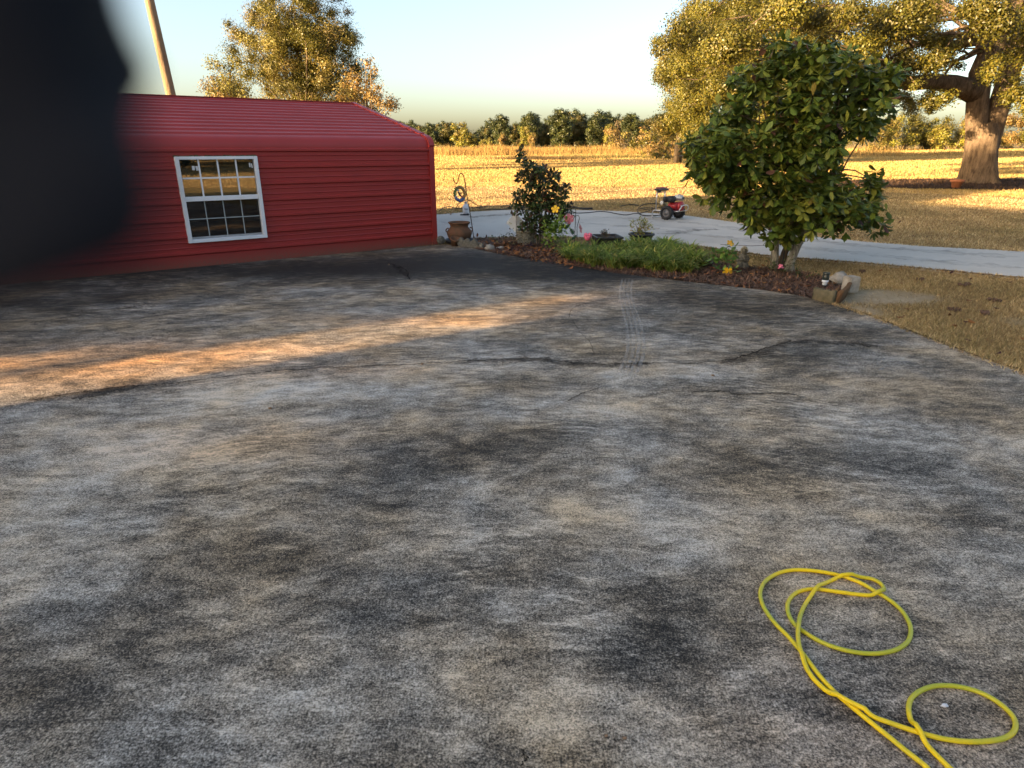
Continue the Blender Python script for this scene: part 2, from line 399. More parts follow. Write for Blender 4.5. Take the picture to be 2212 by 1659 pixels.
def ground():
    rs = np.concatenate([[.0], np.linspace(1.5, 30, 96), np.geomspace(31, 900, 60)]); na = 240
    V = [(0, 0, -.03)]; 
    for r in rs[1:]:
        for k in range(na):
            a = 2 * math.pi * k / na; V.append((r * math.sin(a), r * math.cos(a), terrain(r * math.sin(a), r * math.cos(a))))
    F = [(0, 1 + (k + 1) % na, 1 + k) for k in range(na)]
    for j in range(len(rs) - 2):
        for k in range(na):
            a, b = 1 + j * na + k, 1 + j * na + (k + 1) % na; F.append((a, b, b + na, a + na))
    me = bpy.data.meshes.new('ground'); me.from_pydata(V, [], F); me.update()
    P = np.array(V); c = np.zeros((len(P), 4), np.float32); c[:, 3] = 1
    for (u, v, rx, ry, a) in SANDS:
        p = G(u, v); c[:, 0] += a * np.exp(-(((P[:, 0] - p.x) / rx) ** 2 + ((P[:, 1] - p.y) / ry) ** 2))
    for (x, y, rx, ry, a) in ((14, 72, 14, 2.2, 1.), (2, 66, 4, 3, .9), (-6, 100, 20, 10, .35)):
        c[:, 1] += a * np.exp(-(((P[:, 0] - x) / rx) ** 2 + ((P[:, 1] - y) / ry) ** 2))
    at_ = me.color_attributes.new('Col', 'FLOAT_COLOR', 'POINT'); at_.data.foreach_set('color', np.clip(c, 0, 1).ravel())
    for p in me.polygons: p.use_smooth = True
    bm = bmesh.new(); bm.from_mesh(me); bmesh.ops.recalc_face_normals(bm, faces=bm.faces)
    if sum(f.normal.z for f in bm.faces) < 0: bmesh.ops.reverse_faces(bm, faces=bm.faces[:])
    bm.to_mesh(me); bm.free()
    o = link('ground', me, None, ground_material()); o['kind'] = 'structure'
ground()
soil = mat('mulch_soil', (.10, .062, .042), (.05, .033, .024), 14, .95, .05, 0, .8, .03)
flat_poly('mulch_bed', bed_poly, -.10, -.010, soil)
def drape(name, poly, dz, m):
    bm = bmesh.new(); bm.faces.new([bm.verts.new((x, y, 0)) for x, y in poly]); 
    for k in range(-2, 60):
        for ax in (0, 1):
            co = [0, 0, 0]; co[ax] = k * 1.0; no = [0, 0, 0]; no[ax] = 1
            bmesh.ops.bisect_plane(bm, geom=bm.verts[:] + bm.edges[:] + bm.faces[:], plane_co=co, plane_no=no)
    for v in bm.verts: v.co.z = terrain(v.co.x, v.co.y) + dz
    bmesh.ops.recalc_face_normals(bm, faces=bm.faces)
    if sum(f.normal.z for f in bm.faces) < 0: bmesh.ops.reverse_faces(bm, faces=bm.faces[:])
    me = bpy.data.meshes.new(name); bm.to_mesh(me); bm.free()
    o = link(name, me, None, m); o['kind'] = 'structure'; return o
drape('oak_mulch_ring', oakbed_poly, .035, soil)

# cracks, tyre marks and scratches that lie in the slab's surface
def smooth_path(pts, n=14):
    P = [Vector(p) for p in pts]; o = []
    for i in range(len(P) - 1):
        a, b, c, d = P[max(i - 1, 0)], P[i], P[i + 1], P[min(i + 2, len(P) - 1)]
        for k in range(n):
            t = k / n
            o.append(.5 * ((2 * b) + (c - a) * t + (2 * a - 5 * b + 4 * c - d) * t * t + (3 * b - a - 3 * c + d) * t ** 3))
    o.append(P[-1]); return o
def ribbon(name, pts, wid, z, m, jag=0, parent=slab, seed=1):
    P = smooth_path([(*G(*p).xy, 0) for p in pts], 22); rs = random.Random(seed); V = []; F = []
    off = 0
    for i, p in enumerate(P):
        t = (P[min(i + 1, len(P) - 1)] - P[max(i - 1, 0)]); t.z = 0; t.normalize(); s = Vector((-t.y, t.x, 0))
        off = off * .75 + rs.uniform(-1, 1) * jag; ww = wid * (.35 + .9 * rs.random() if jag else 1) * min(1, .15 + i / 8, .15 + (len(P) - 1 - i) / 8)
        V += [(*(p + s * (off + ww / 2)).xy, z), (*(p + s * (off - ww / 2)).xy, z)]
        if i: F.append((2 * i - 2, 2 * i - 1, 2 * i + 1, 2 * i))
    me = bpy.data.meshes.new(name); me.from_pydata(V, [], F); me.materials.append(m)
    return link(name, me, parent)
def mark_mat(name, colr, lo, hi, sc=30, mx_=.8):
    t = NT(name); n = t.noise(t.co(), sc, 5, .7); d = t.n('ShaderNodeBsdfDiffuse'); d.inputs[0].default_value = (*colr, 1)
    tr = t.n('ShaderNodeBsdfTransparent'); mx = t.n('ShaderNodeMixShader'); t.l(t.rng(n, lo, hi, 0, mx_), mx.inputs[0]); t.l(tr.outputs[0], mx.inputs[1]); t.l(d.outputs[0], mx.inputs[2])
    return t.done(mx.outputs[0])
crackm = mark_mat('crack_dirt', (.018, .015, .013), .30, .45, 14, 1.)
halo = mark_mat('crack_stain', (.028, .027, .027), .3, .75, 9, .75)
chalk = mark_mat('chalky_scuff', (.50, .48, .44), .36, .66, 14, .42)
CR = [[(60,868),(160,850),(260,838),(360,830),(480,815),(600,802),(720,794),(830,790),(920,785),(1010,781),(1100,776),(1180,778),(1260,786),(1350,786),(1420,784),(1480,786),(1545,782)],
      [(1545,782),(1600,772),(1650,755),(1690,742),(1708,735)],[(842,570),(862,576),(880,590),(888,606)],[(1230,688),(1240,666),(1290,650),(1330,640)],
      [(1235,690),(1250,715),(1275,740),(1285,770)],[(1490,848),(1560,846),(1600,852),(1680,850),(1740,858)],[(1220,870),(1260,850),(1300,838)],[(20,705),(130,688),(260,668),(330,655)],[(1130,1620),(1140,1640),(1125,1659)],[(1730,736),(1800,738),(1900,748),(2010,756)]]
CW = [.011, .012, .013, .006, .005, .010, .008, .013, .005, .008]
for i, (c, wd) in enumerate(zip(CR, CW)): ribbon('crack', c, wd, .0045, crackm, wd * .8, seed=i)
for i, (c, wd) in enumerate([([(1000,783),(1100,777),(1200,780),(1320,790),(1400,784)], .14), ([(1550,785),(1610,774),(1660,757),(1712,738),(1800,739),(1900,748)], .13), ([(840,568),(862,580),(886,604)], .10),([(60,865),(180,850),(300,835)],.2)]):
    ribbon('crack_stain', c, wd, .003, halo, .02, seed=30 + i)
for k, dx in enumerate((-16, -6, 4, 14)):
    ribbon('tyre_mark', [(1356 + dx * .72, 603), (1352 + dx * .8, 640), (1366 + dx, 690), (1374 + dx * 1.1, 730), (1372 + dx * 1.2, 770), (1352 + dx * 1.3, 815)], .030, .006 , chalk, .0, seed=50 + k)
for k, c in enumerate([[(1380,694),(1500,692),(1650,695),(1780,698)],[(480,735),(700,712),(960,690),(1180,668),(1420,625)],[(0,722),(160,690),(330,665),(560,632),(680,618)],[(1440,745),(1600,736),(1720,733)],[(1880,800),(1910,776)],[(1888,806),(1922,790)]]):
    ribbon('scratch', c, .022, .0075, chalk, .006, seed=70 + k)

# dirt that has washed along the concrete edges
dirtm = mark_mat('edge_dirt', (.075, .05, .03), .34, .6, 9, .95)
ribbon('edge_dirt', DRV_NEAR[1:], .10, .004, dirtm, .02, parent=bpy.data.objects['driveway'], seed=90)
ribbon('edge_dirt', SLAB_EDGE[9:], .05, .004, dirtm, .015, seed=91)

damp = mark_mat('damp_stain', (.24, .22, .19), .38, .62, 3, .55); wear = mark_mat('wheel_wear', (.30, .28, .245), .40, .75, 2, .45)
dw = bpy.data.objects['driveway']
ribbon('damp_stain', [(1425,506),(1470,502),(1510,497),(1545,494)], .30, .003, damp, .05, parent=dw, seed=95); ribbon('damp_stain', [(1000,470),(1060,466),(1130,462)], .35, .003, damp, .05, parent=dw, seed=96)
for k, c in enumerate([[(1230,480),(1420,496),(1700,530),(2000,562),(2212,580)],[(1280,468),(1480,480),(1750,518),(2000,542),(2212,556)]]): ribbon('wheel_wear', c, .45, .0055, wear, .02, parent=dw, seed=97 + k)
# ------------------------------------------------------------------ red metal shed
SD = R(35.5); sd = Vector((math.cos(SD), math.sin(SD), 0)); sn = Vector((sd.y, -sd.x, 0))     # along the wall, out of the wall
corner = G(942, 527); corner.z = 0
shed = empty('metal_shed', corner, SD, 'red ribbed metal shed with a white gridded window at the left of the slab', 'shed')
# local frame: x along the wall (0 = right corner, negative to the left), y into the building, z up
def red_mat():
    t = NT('red_painted_metal'); co = t.co(); n = t.noise(co, 1.3, 5, .6); n2 = t.noise(co, 30, 4, .6)
    c = t.mix(t.rng(n, .35, .7), (.37, .033, .028), (.32, .031, .026)); c = t.mix(t.rng(n2, .6, .8, 0, .35), c, (.18, .035, .03))
    sx = t.n('ShaderNodeSeparateXYZ'); t.l(co, sx.inputs[0]); c = t.mix(t.math('MULTIPLY', t.rng(sx.outputs[2], .0, .16, 1., 0.), t.rng(n2, .3, .6, .25, .85)), c, (.16, .085, .055))   # splashed dirt along the foot
    r = t.rng(n, .3, .7, .40, .54)
    return t.done(t.bsdf(c, r, .45, 0, t.bump(t.noise(co, 2.2, 2), .08, .05), .0))
red = red_mat()
LEN, HALF, ZE, ZR = 9.0, 3.17, 1.60, 2.42
def prof_wall(z0, z1, ribs):
    P = [(z0, 0.)]
    for r in sorted(ribs):
        for dz, d in ((-.030, 0), (-.013, .025), (.013, .025), (.030, 0)): 
            if z0 < r + dz < z1: P.append((r + dz, d))
        for q in (.076, .152):
            for dz, d in ((-.012, 0), (0, .008), (.012, 0)):
                if z0 < r + q + dz < z1: P.append((r + q + dz, d))
    P.append((z1, 0.)); return sorted(P)
rib_z = [1.562 - .2286 * k for k in range(7)]
WX0, WX1, WZ0, WZ1 = -3.955, -2.877, .335, 1.482
def panel(name, x0, x1, prof):
    m = MB(); n = len(prof)
    V = [(x0, -d, z) for z, d in prof] + [(x1, -d, z) for z, d in prof]
    m.add(V, [(i, n + i, n + i + 1, i + 1) for i in range(n - 1)])
    return m.build(name, red, shed)
panel('wall_panel', WX1, -.055, prof_wall(-.01, ZE, rib_z)); panel('wall_panel', -LEN, WX0, prof_wall(-.01, ZE, rib_z))
panel('wall_panel', WX0, WX1, prof_wall(-.01, WZ0, rib_z)); panel('wall_panel', WX0, WX1, prof_wall(WZ1, ZE, rib_z))
# eave bend, roof slopes
slope = math.atan2(ZR - 1.78, HALF - .12); 
bend = []
for k in range(9):
    a = (math.pi / 2 - slope) * k / 8
    bend.append((.16 - .16 * math.cos(a), ZE + .16 * math.sin(a)))
by, bz = bend[-1]
m = MB(); n = len(bend); m.add([(-LEN, y, z) for y, z in bend] + [(-.055, y, z) for y, z in bend], [(i, n + i, n + i + 1, i + 1) for i in range(n - 1)]); m.build('eave_panel', red, shed, True)
def roof_prof(y0, z0, y1, z1, N):
    L = math.hypot(y1 - y0, z1 - z0); tx, tz = (y1 - y0) / L, (z1 - z0) / L; nx, nz = -tz, tx; P = [(0, 0)]
    for k in range(N):
        s = L * (k + .5) / N
        for ds, d in ((-.045, 0), (-.018, .022), (.018, .022), (.045, 0)): P.append((s + ds, d))
    P.append((L, 0)); return [(y0 + tx * s + nx * d, z0 + tz * s + nz * d) for s, d in P]
rp = roof_prof(by, bz, HALF, ZR, 12); n = len(rp)
for side in (0, 1):
    pr = rp if side == 0 else [(2 * HALF - y, z) for y, z in rp]
    m = MB(); m.add([(-LEN, y, z) for y, z in pr] + [(-.055, y, z) for y, z in pr], [(i, n + i, n + i + 1, i + 1) for i in range(n - 1)]); m.build('roof_panel', red, shed)
m = MB(); m.box((-LEN / 2 - .02, HALF, ZR + .012), (LEN - .1, .24, .012)); m.build('ridge_cap', red, shed)
# rear wall, gable walls, dark floor
m = MB(); m.box((-LEN / 2, 2 * HALF, .85), (LEN, .02, 1.75)); m.build('rear_wall', red, shed)
gp = [(0.02, -.01), (2 * HALF - .02, -.01), (2 * HALF - .02, 1.6)] + [(2 * HALF - y, z - .02) for y, z in bend[::4]][::1] + [(HALF, ZR - .03)] + [(y, z - .02) for y, z in bend[::-4]] + [(0.02, 1.6)]
for gx in (-.03, -LEN):
    m = MB(); N = len(gp); m.add([(gx, y, z) for y, z in gp] + [(gx + .02, y, z) for y, z in gp], [tuple(range(N)), tuple(reversed(range(N, 2 * N)))] + [(i, (i + 1) % N, N + (i + 1) % N, N + i) for i in range(N)]); m.build('gable_wall', red, shed)
# corner and rake trim: an L-shaped folded strip
tr = [(-.004, -.01), (-.004, ZE)] + [(y - .02 * math.cos(i / 8 * 1.3), z + .02 * i / 8) for i, (y, z) in enumerate(bend)][1:]
tr += [(by + (HALF - by) * k / 6 - .006, bz + (ZR - bz) * k / 6 + .03) for k in range(1, 7)]
m = MB(); N = len(tr)
inn = [(y + .03 + (.04 if z > 1.7 else 0) * 0, z - (.03 if z > 1.65 else 0)) for y, z in tr]
def strip(A, B, x0, x1): 
    V = [(x0, y - .026, z) for y, z in A] + [(x1, y - .026, z) for y, z in A] + [(x1, y, z) for y, z in B] + [(x0, y, z) for y, z in B]
    F = []
    for i in range(N - 1):
        for a in range(4):
            b = (a + 1) % 4; F.append((a * N + i, b * N + i, b * N + i + 1, a * N + i + 1))
    F += [(0, N, 2 * N, 3 * N), (N - 1, 4 * N - 1, 3 * N - 1, 2 * N - 1)]; return V, F
m.add(*strip(tr, inn, -.075, .018)); m.build('corner_trim', red, shed)
scr = mat('screw_head', (.30, .06, .055), None, 20, .35, .5)
for k in range(7):
    m = MB(); y = by + (HALF - by) * (k + .4) / 7; z = bz + (ZR - bz) * (k + .4) / 7 + .032; m.box((-.03, y - .02, z), (.07, .03, .012), (slope, 0, 0)); m.build('trim_clip', red, shed)
# window
white = mat('white_vinyl', (.80, .81, .82), (.70, .72, .73), 5, .4, .4, 0, .05)
grey = mat('grey_grille', (.42, .46, .45), None, 9, .5)
win = MB(); W, H = WX1 - WX0, WZ1 - WZ0; cx = (WX0 + WX1) / 2; cz = (WZ0 + WZ1) / 2
fw = .052
win.box((WX0 + fw / 2, -.012, cz), (fw, .10, H), bev=.004); win.box((WX1 - fw / 2, -.012, cz), (fw, .10, H), bev=.004)
win.box((cx, -.011, WZ1 - .02), (W - 2 * fw, .098, .04), bev=.004); win.box((cx, -.011, WZ0 + .0225), (W - 2 * fw, .098, .045), bev=.004)
winf = win.build('window', white, shed)
zm = WZ0 + .515 * H
m = MB(); m.box((cx, -.026, zm), (W - 2 * fw - .002, .045, .062), bev=.004); m.build('meeting_rail', white, winf)
m = MB(); m.box((cx, .012, WZ0 + .06), (W - 2 * fw - .004, .03, .028), bev=.003); m.build('screen_rail', mat('aluminium_rail', (.45, .46, .47), None, 15, .45, .5, .6), winf)
ix0, ix1 = WX0 + fw, WX1 - fw
def glass(name, tint, dark):
    t = NT(name); g = t.n('ShaderNodeBsdfGlossy'); g.inputs['Roughness'].default_value = .015; g.inputs['Color'].default_value = (*tint, 1)
    t.l(t.bump(t.noise(t.co(), 1.5, 2), .03, .02), g.inputs['Normal'])
    tr = t.n('ShaderNodeBsdfTransparent'); tr.inputs[0].default_value = (dark, dark, dark, 1); fr = t.n('ShaderNodeFresnel'); fr.inputs[0].default_value = 2.7
    mx = t.n('ShaderNodeMixShader'); t.l(fr.outputs[0], mx.inputs[0]); t.l(tr.outputs[0], mx.inputs[1]); t.l(g.outputs[0], mx.inputs[2]); return t.done(mx.outputs[0])
gl = glass('window_glass', (.9, .9, .9), .35); gl2 = glass('screened_glass', (.25, .25, .25), .35)
for sash, (z0, z1, yy, bw, gm, bm_) in enumerate(((zm + .031, WZ1 - .04, -.012, .020, gl, white), (WZ0 + .074, zm - .031, .016, .011, gl2, grey))):
    for i in range(4):
        for j in range(2):
            a0 = ix0 + (ix1 - ix0) * i / 4; a1 = ix0 + (ix1 - ix0) * (i + 1) / 4; b0 = z0 + (z1 - z0) * j / 2; b1 = z0 + (z1 - z0) * (j + 1) / 2
            m = MB(); m.box(((a0 + a1) / 2, yy, (b0 + b1) / 2), (a1 - a0 - .002, .004, b1 - b0 - .002)); m.build('pane', gm, winf)
    m = MB(); yb = yy - .010
    for i in (1, 2, 3): m.box((ix0 + (ix1 - ix0) * i / 4, yb, (z0 + z1) / 2), (bw, .012, z1 - z0 - .002))
    for i in range(4): m.box((ix0 + (ix1 - ix0) * (i + .5) / 4, yb, (z0 + z1) / 2), ((ix1 - ix0) / 4 - bw - .001, .012, bw))
    m.build('muntin', bm_, winf)
paper = mat('paper_sticker', (.72, .72, .70), None, 20, .7); 
for px, pz, wd, hh, rz in ((ix0 + .17, WZ1 - .15, .035, .055, .05), (ix0 + .215, WZ1 - .155, .03, .06, -.1), (ix1 - .055, WZ1 - .12, .02, .06, 0), (ix1 - .028, WZ1 - .13, .018, .06, -.1)):
    m = MB(); m.box((px, -.0165, pz), (wd, .001, hh), (0, rz, 0)); m.build('sticker', paper, winf)
curt = mat('dark_curtain', (.10, .09, .085), None, 12, .9)
for c0, c1 in ((ix0, ix0 + .30), (ix1 - .25, ix1)):
    m = MB(); N = 30; V = []
    for i in range(N + 1):
        x = c0 + (c1 - c0) * i / N; y = .10 + .025 * math.sin(i * 1.7); V += [(x, y, zm + .0), (x, y, WZ1 - .03)]
    m.add(V, [(2 * i, 2 * i + 2, 2 * i + 3, 2 * i + 1) for i in range(N)]); m.build('curtain', curt, winf, True)
moss = mat('mossy_gap_dirt', (.05, .045, .02), (.10, .09, .03), 30, .95)
m = MB(); 
for i in range(26):
    x = WX0 + W * (i + random.random()) / 26; m.ball((x, -.035 - .01 * random.random(), WZ1 + .004), (.03, .012, .006 + .01 * random.random()), 6, 4, jit=.6, seed=i)
o = m.build('moss', moss, shed); o['kind'] = 'stuff'

# ------------------------------------------------------------------ utility pole behind the shed
pb = at(368, 200, 17.5); pt = at(318, -20, 17.3)
dirp = (pt - pb); base = pb - dirp * ((pb.z + .1) / dirp.z); top = pb + dirp * 1.9
m = MB(); m.tube([base, pb, pt, top], [.125, .115, .105, .095], 16)
tag(m.build('utility_pole', M_['pole_wood'], None, True), 'weathered wooden utility pole rising behind the left end of the red shed roof', 'pole')

# houses out of the frame to the left and behind, placed and sized to shade the yard
def house(p0, p1, q0, q1, hw, hr, label, wallm, roofm):
    ca, sa = math.cos(SUN_AZ), math.sin(SUN_AZ); org = Vector((p0 * ca - q0 * sa, p0 * sa + q0 * ca, -.05))
    h = empty('house', org, SUN_AZ, label, 'house'); Lx, Ly = p1 - p0, q1 - q0
    m = MB(); m.box((Lx / 2, Ly / 2, hw / 2), (Lx, Ly, hw)); m.build('wall', wallm, h)
    m = MB(); e = .4
    V = [(-e, -e, hw), (Lx + e, -e, hw), (Lx + e, Ly + e, hw), (-e, Ly + e, hw), (Lx / 2, -e, hr), (Lx / 2, Ly + e, hr)]
    m.add(V, [(0, 3, 2, 1), (0, 4, 5, 3), (1, 2, 5, 4), (0, 1, 4), (3, 5, 2)]); m.build('roof', roofm, h)
    for k in range(int(Ly // 4)):
        m = MB(); y = 2 + k * 4; m.box((Lx + .02, y, 1.5), (.06, 1.0, 1.3)); f = m.build('window', white, h)
        m = MB(); m.box((Lx + .055, y, 1.5), (.02, .86, 1.16)); m.build('pane', gl2, f)
    return h
brick = mat('house_brick', (.28, .12, .08), (.2, .09, .06), 20, .9)
shingle = mat('house_shingle', (.09, .085, .08), None, 15, .95)
house(-27, -15, -6.5, 5.1, 4.4, 6.8, 'long brick house behind the camera whose shadow covers the yard', brick, shingle)
house(-31, -19, 6.35, 15.6, 4.4, 6.6, 'smaller brick house added out of view beyond the left end of the red shed', brick, shingle)  # unseen; added to shade the ground between sun strip and shed

# unseen passage roof added between the houses to trim the strip of low sun
ca, sa = math.cos(SUN_AZ), math.sin(SUN_AZ)
pz = empty('added_passage', (-24 * ca - 4.95 * sa, -24 * sa + 4.95 * ca, 0), SUN_AZ, 'passage roof added out of view between the two brick houses to trim the sun strip', 'passage')
m = MB(); m.box((0, .9, 5.75), (7.0, 1.7, 2.5)); m.build('roof', shingle, pz)
for q in (-3.2, 3.2): m = MB(); m.box((q, .04, 2.2), (.12, .08, 4.5)); m.build('post', white, pz)
# ------------------------------------------------------------------ trees
def pick(pal, n, jit=.25):
    pal = np.array([p[:3] for p in pal]); wts = np.array([1.0] * len(pal)); i = rng.choice(len(pal), n, p=wts / wts.sum())
    return np.clip(pal[i] * (1 + rng.uniform(-jit, jit, (n, 1))), 0, 1)
def limb(m, a, b, r0, r1, sag=.0, n=6, k=7, wig=.06):
    a, b = Vector(a), Vector(b); L = (b - a).length; pts = []; rs = []
    o = Vector((random.uniform(-1, 1), random.uniform(-1, 1), random.uniform(-1, 1))) * L * wig
    for i in range(k + 1):
        t = i / k; p = a.lerp(b, t) + o * math.sin(t * math.pi) + Vector((0, 0, sag * L * math.sin(t * math.pi)))
        p += Vector((random.uniform(-1, 1), random.uniform(-1, 1), random.uniform(-1, 1))) * L * wig * .25 * (0 < i < k)
        pts.append(p); rs.append(r0 + (r1 - r0) * t)
    m.tube(pts, rs, n); return pts
def foliage_mesh(name, clumps, per, size, pal, m, flat=.8, tmpl=LEAFQ, droop=.2, shell=.5):
    """clumps: (x, y, z, r[, palette shift])"""
    P = []; C = []; DD = []
    for c in clumps:
        n = int(per * (c[3] ** 2)); 
        if n < 4: n = 4
        d = rand_dirs(n); DD.append(d); rad = c[3] * (shell + (1 - shell) * rng.random((n, 1))) * rng.uniform(.75, 1.15, (n, 1))
        q = d * rad; q[:, 2] *= flat; P.append(np.array(c[:3]) + q); col = pick(c[4] if len(c) > 4 else pal, n)
        C.append((col * .6 + .4 * col.mean(0)) * (0.72 + .56 * rng.random()))
    P = np.concatenate(P); C = np.concatenate(C); n = len(P)
    D = np.concatenate(DD); N = unit(D + .62 * rand_dirs(n) + np.array((0, 0, .25))); A = rand_dirs(n); A[:, 2] -= droop; B = unit(np.cross(N, A)); A = np.cross(B, N)
    return stamp(name, tmpl[0], tmpl[1], P, A, B, N, size * rng.uniform(.6, 1.35, n), m, C)
def crown_clumps(c, rad, n, r, seed, inner=.25, zmin=None, pals=None):
    q = np.random.default_rng(seed); o = []
    while len(o) < n:
        d = q.normal(size=3); d /= np.linalg.norm(d); t = q.uniform(inner, 1) ** .6
        p = [c[i] + d[i] * rad[i] * t * q.uniform(.85, 1.05) for i in range(3)]
        if zmin is not None and p[2] < zmin: continue
        o.append((*p, r * q.uniform(.6, 1.35), *( [pals[q.integers(len(pals))]] if pals else [])))
    return o
OAKP = [(.105,.098,.014),(.072,.08,.013),(.135,.112,.016),(.155,.115,.018),(.055,.062,.012)]
GOLDP = [(.18,.15,.033),(.14,.125,.03),(.20,.145,.036),(.11,.105,.026),(.21,.13,.036)]
RUSTP = [(.26,.15,.05),(.23,.15,.045),(.18,.13,.04)]
DKP = [(.035,.05,.016),(.05,.062,.02),(.065,.07,.022),(.028,.042,.015)]
YGP = [(.22,.20,.03),(.18,.18,.03),(.26,.19,.03),(.14,.15,.03)]

# live oak on the right with its forked trunk
def live_oak():
    bx, by_ = oak_c; bz_ = terrain(bx, by_) - .05
    t = empty('live_oak', (bx, by_, bz_), 0, 'huge spreading live oak with a forked trunk standing in a mulch ring at the right', 'tree')
    S = 29.3 / 1443.0                                    # metres per photo pixel near the trunk
    def L(u, v, dy=0): p = at(u, v, by_ + dy); return p - Vector((bx, by_, bz_))
    m = MB(); random.seed(3)
    # flared bole, then two stems
    prof = [(0, .9), (.10, .82), (.3, .74), (.8, .68), (1.5, .63), (2.1, .62), (2.5, .55)]
    V = []; n = 28
    for z, r in prof:
        for k in range(n):
            a = 2 * math.pi * k / n; fl = 1 + (.16 * math.sin(5 * a + 1) + .09 * math.sin(9 * a)) * max(0, 1 - z / .8) + .035 * math.sin(4 * a + z)
            V.append((r * fl * math.cos(a) * (1.0 if z < 2.4 else 1.1) - .14 * z, r * fl * math.sin(a) * (1 if z < 2.4 else .85), z))
    F = [(j * n + k, j * n + (k + 1) % n, (j + 1) * n + (k + 1) % n, (j + 1) * n + k) for j in range(len(prof) - 1) for k in range(n)]
    m.add(V, F)
    s1 = [(-.33, 0, 1.0), (-.52, 0, 1.9), (-.72, 0, 2.7), (-.86, 0, 3.5), (-.92, .1, 4.4), (-.6, .1, 5.8), (.0, .3, 7.2), (.3, .2, 9.5), (.5, 0, 12)]
    s2 = [(.12, 0, 1.0), (.09, 0, 1.9), (.08, 0, 2.7), (.10, -.05, 3.5), (.16, -.1, 4.6), (.3, 0, 6), (1.1, .2, 8), (1.8, .4, 11)]
    m.tube(s1, [.36, .39, .41, .42, .43, .40, .33, .24, .1], 16); m.tube(s2, [.36, .39, .41, .40, .38, .33, .24, .1], 16)
    # heavy lower limb to the left, and one to the right
    m.tube([(-1.0, 0, 3.7), L(2060, 182), L(2010, 176, -.5), L(1960, 180, -1), L(1925, 160, -1.5), L(1880, 120, -2), L(1800, 60, -3)], [.48, .36, .30, .27, .24, .18, .06], 12)
    m.tube([(.15, 0, 4.0), L(2175, 150), L(2212, 118), L(2300, 60), L(2420, 0)], [.40, .32, .27, .2, .08], 12)
    m.tube([(.2, 0, 3.4), L(2200, 196), L(2260, 205), L(2350, 190)], [.2, .16, .13, .08], 10)
    trunk_pts = [Vector(p) for p in s1[5:] + s2[5:]]
    cl = []
    q = np.random.default_rng(5)
    def put(u, v, r, dy): p = L(u, v, dy); cl.append((p.x, p.y, p.z, r * S))
    for (u, v, r) in [(1500,60,60),(1560,110,70),(1470,140,45),(1620,60,70),(1600,180,70),(1530,190,55),(1690,30,70),(1680,120,70),(1760,60,80),(1840,30,80),(1790,140,70),(1870,110,75),(1930,50,80),(1950,120,70),(1900,165,45),
                      (2000,20,80),(2040,90,60),(2000,130,50),(2110,20,60),(2180,30,70),(2190,110,60),(2150,150,35),(2060,140,30),(2212,180,40),(2240,60,80),(2280,130,70),(2200,225,40),(2300,240,50),(1950,222,40),(1990,235,38),(2020,215,30),(1920,205,34),
                      (1440,170,34),(1450,110,34),(1520,40,50),(1980,70,50),(1960,195,28)]:
        for k in range(4): put(u + q.uniform(-30, 30), v + q.uniform(-22, 22), r * q.uniform(.45, .8), q.uniform(-6, 5))
    for k in range(70):                                  # the top, above the frame, and the far side
        a = q.uniform(0, 6.28); rr = 13 * math.sqrt(q.random()); cl.append((rr * math.cos(a), rr * math.sin(a) * .9, 7.5 + 5.5 * math.sqrt(max(0, 1 - (rr / 13.5) ** 2)) * q.uniform(.6, 1), q.uniform(1, 1.8)))
    for c in cl[::5]:
        e = Vector(c[:3]); s = min(trunk_pts, key=lambda p: (p - e).length + abs(p.z - e.z + 2)); limb(m, s, e, .085, .015, .06, 5, 9, .2)
    m.build('trunk', M_['oak_bark'], t, True)
    me = foliage_mesh('crown', cl, 2300, .09, OAKP, M_['leaf'], .75, shell=.25)
    link('crown', me, t)
live_oak()

def tree(name, base, label, cat, H, crown_c, rad, n, r, per, size, pals, trunk_r, seed, group=None, vase=False, barkm='twig', zmin=None, limbs=30, flat=.9, shell=.3, inner=.25):
    random.seed(seed); b = Vector(base); t = empty(name, b, 0, label, cat, group)
    cl = crown_clumps(crown_c, rad, n, r, seed, inner, zmin, pals)
    m = MB(); fork = H * (.22 if vase else .45)
    m.tube([(0, 0, -.2), (0, 0, fork * .5), (.02 * H * .3, 0, fork), (0, .1, H * .62), (.1, 0, H * .9)], [trunk_r * 1.25, trunk_r, trunk_r * .85, trunk_r * .45, .02], 10)
    order = sorted(cl, key=lambda c: -c[3])[:limbs]
    for c in order:
        s = Vector((0, 0, fork * random.uniform(.75, 1.1))) if vase else Vector((0, 0, min(max(fork * .8, c[2] - 1.0 - abs(c[0]) * .5), H * .8)))
        limb(m, s, Vector(c[:3]), trunk_r * random.uniform(.25, .45), .02, .10 if vase else .04, 5, 7, .05)
    m.build('trunk', M_[barkm], t, True)
    link('crown', foliage_mesh('crown', cl, per, size, None, M_['leaf'], flat, shell=shell), t)
    return t
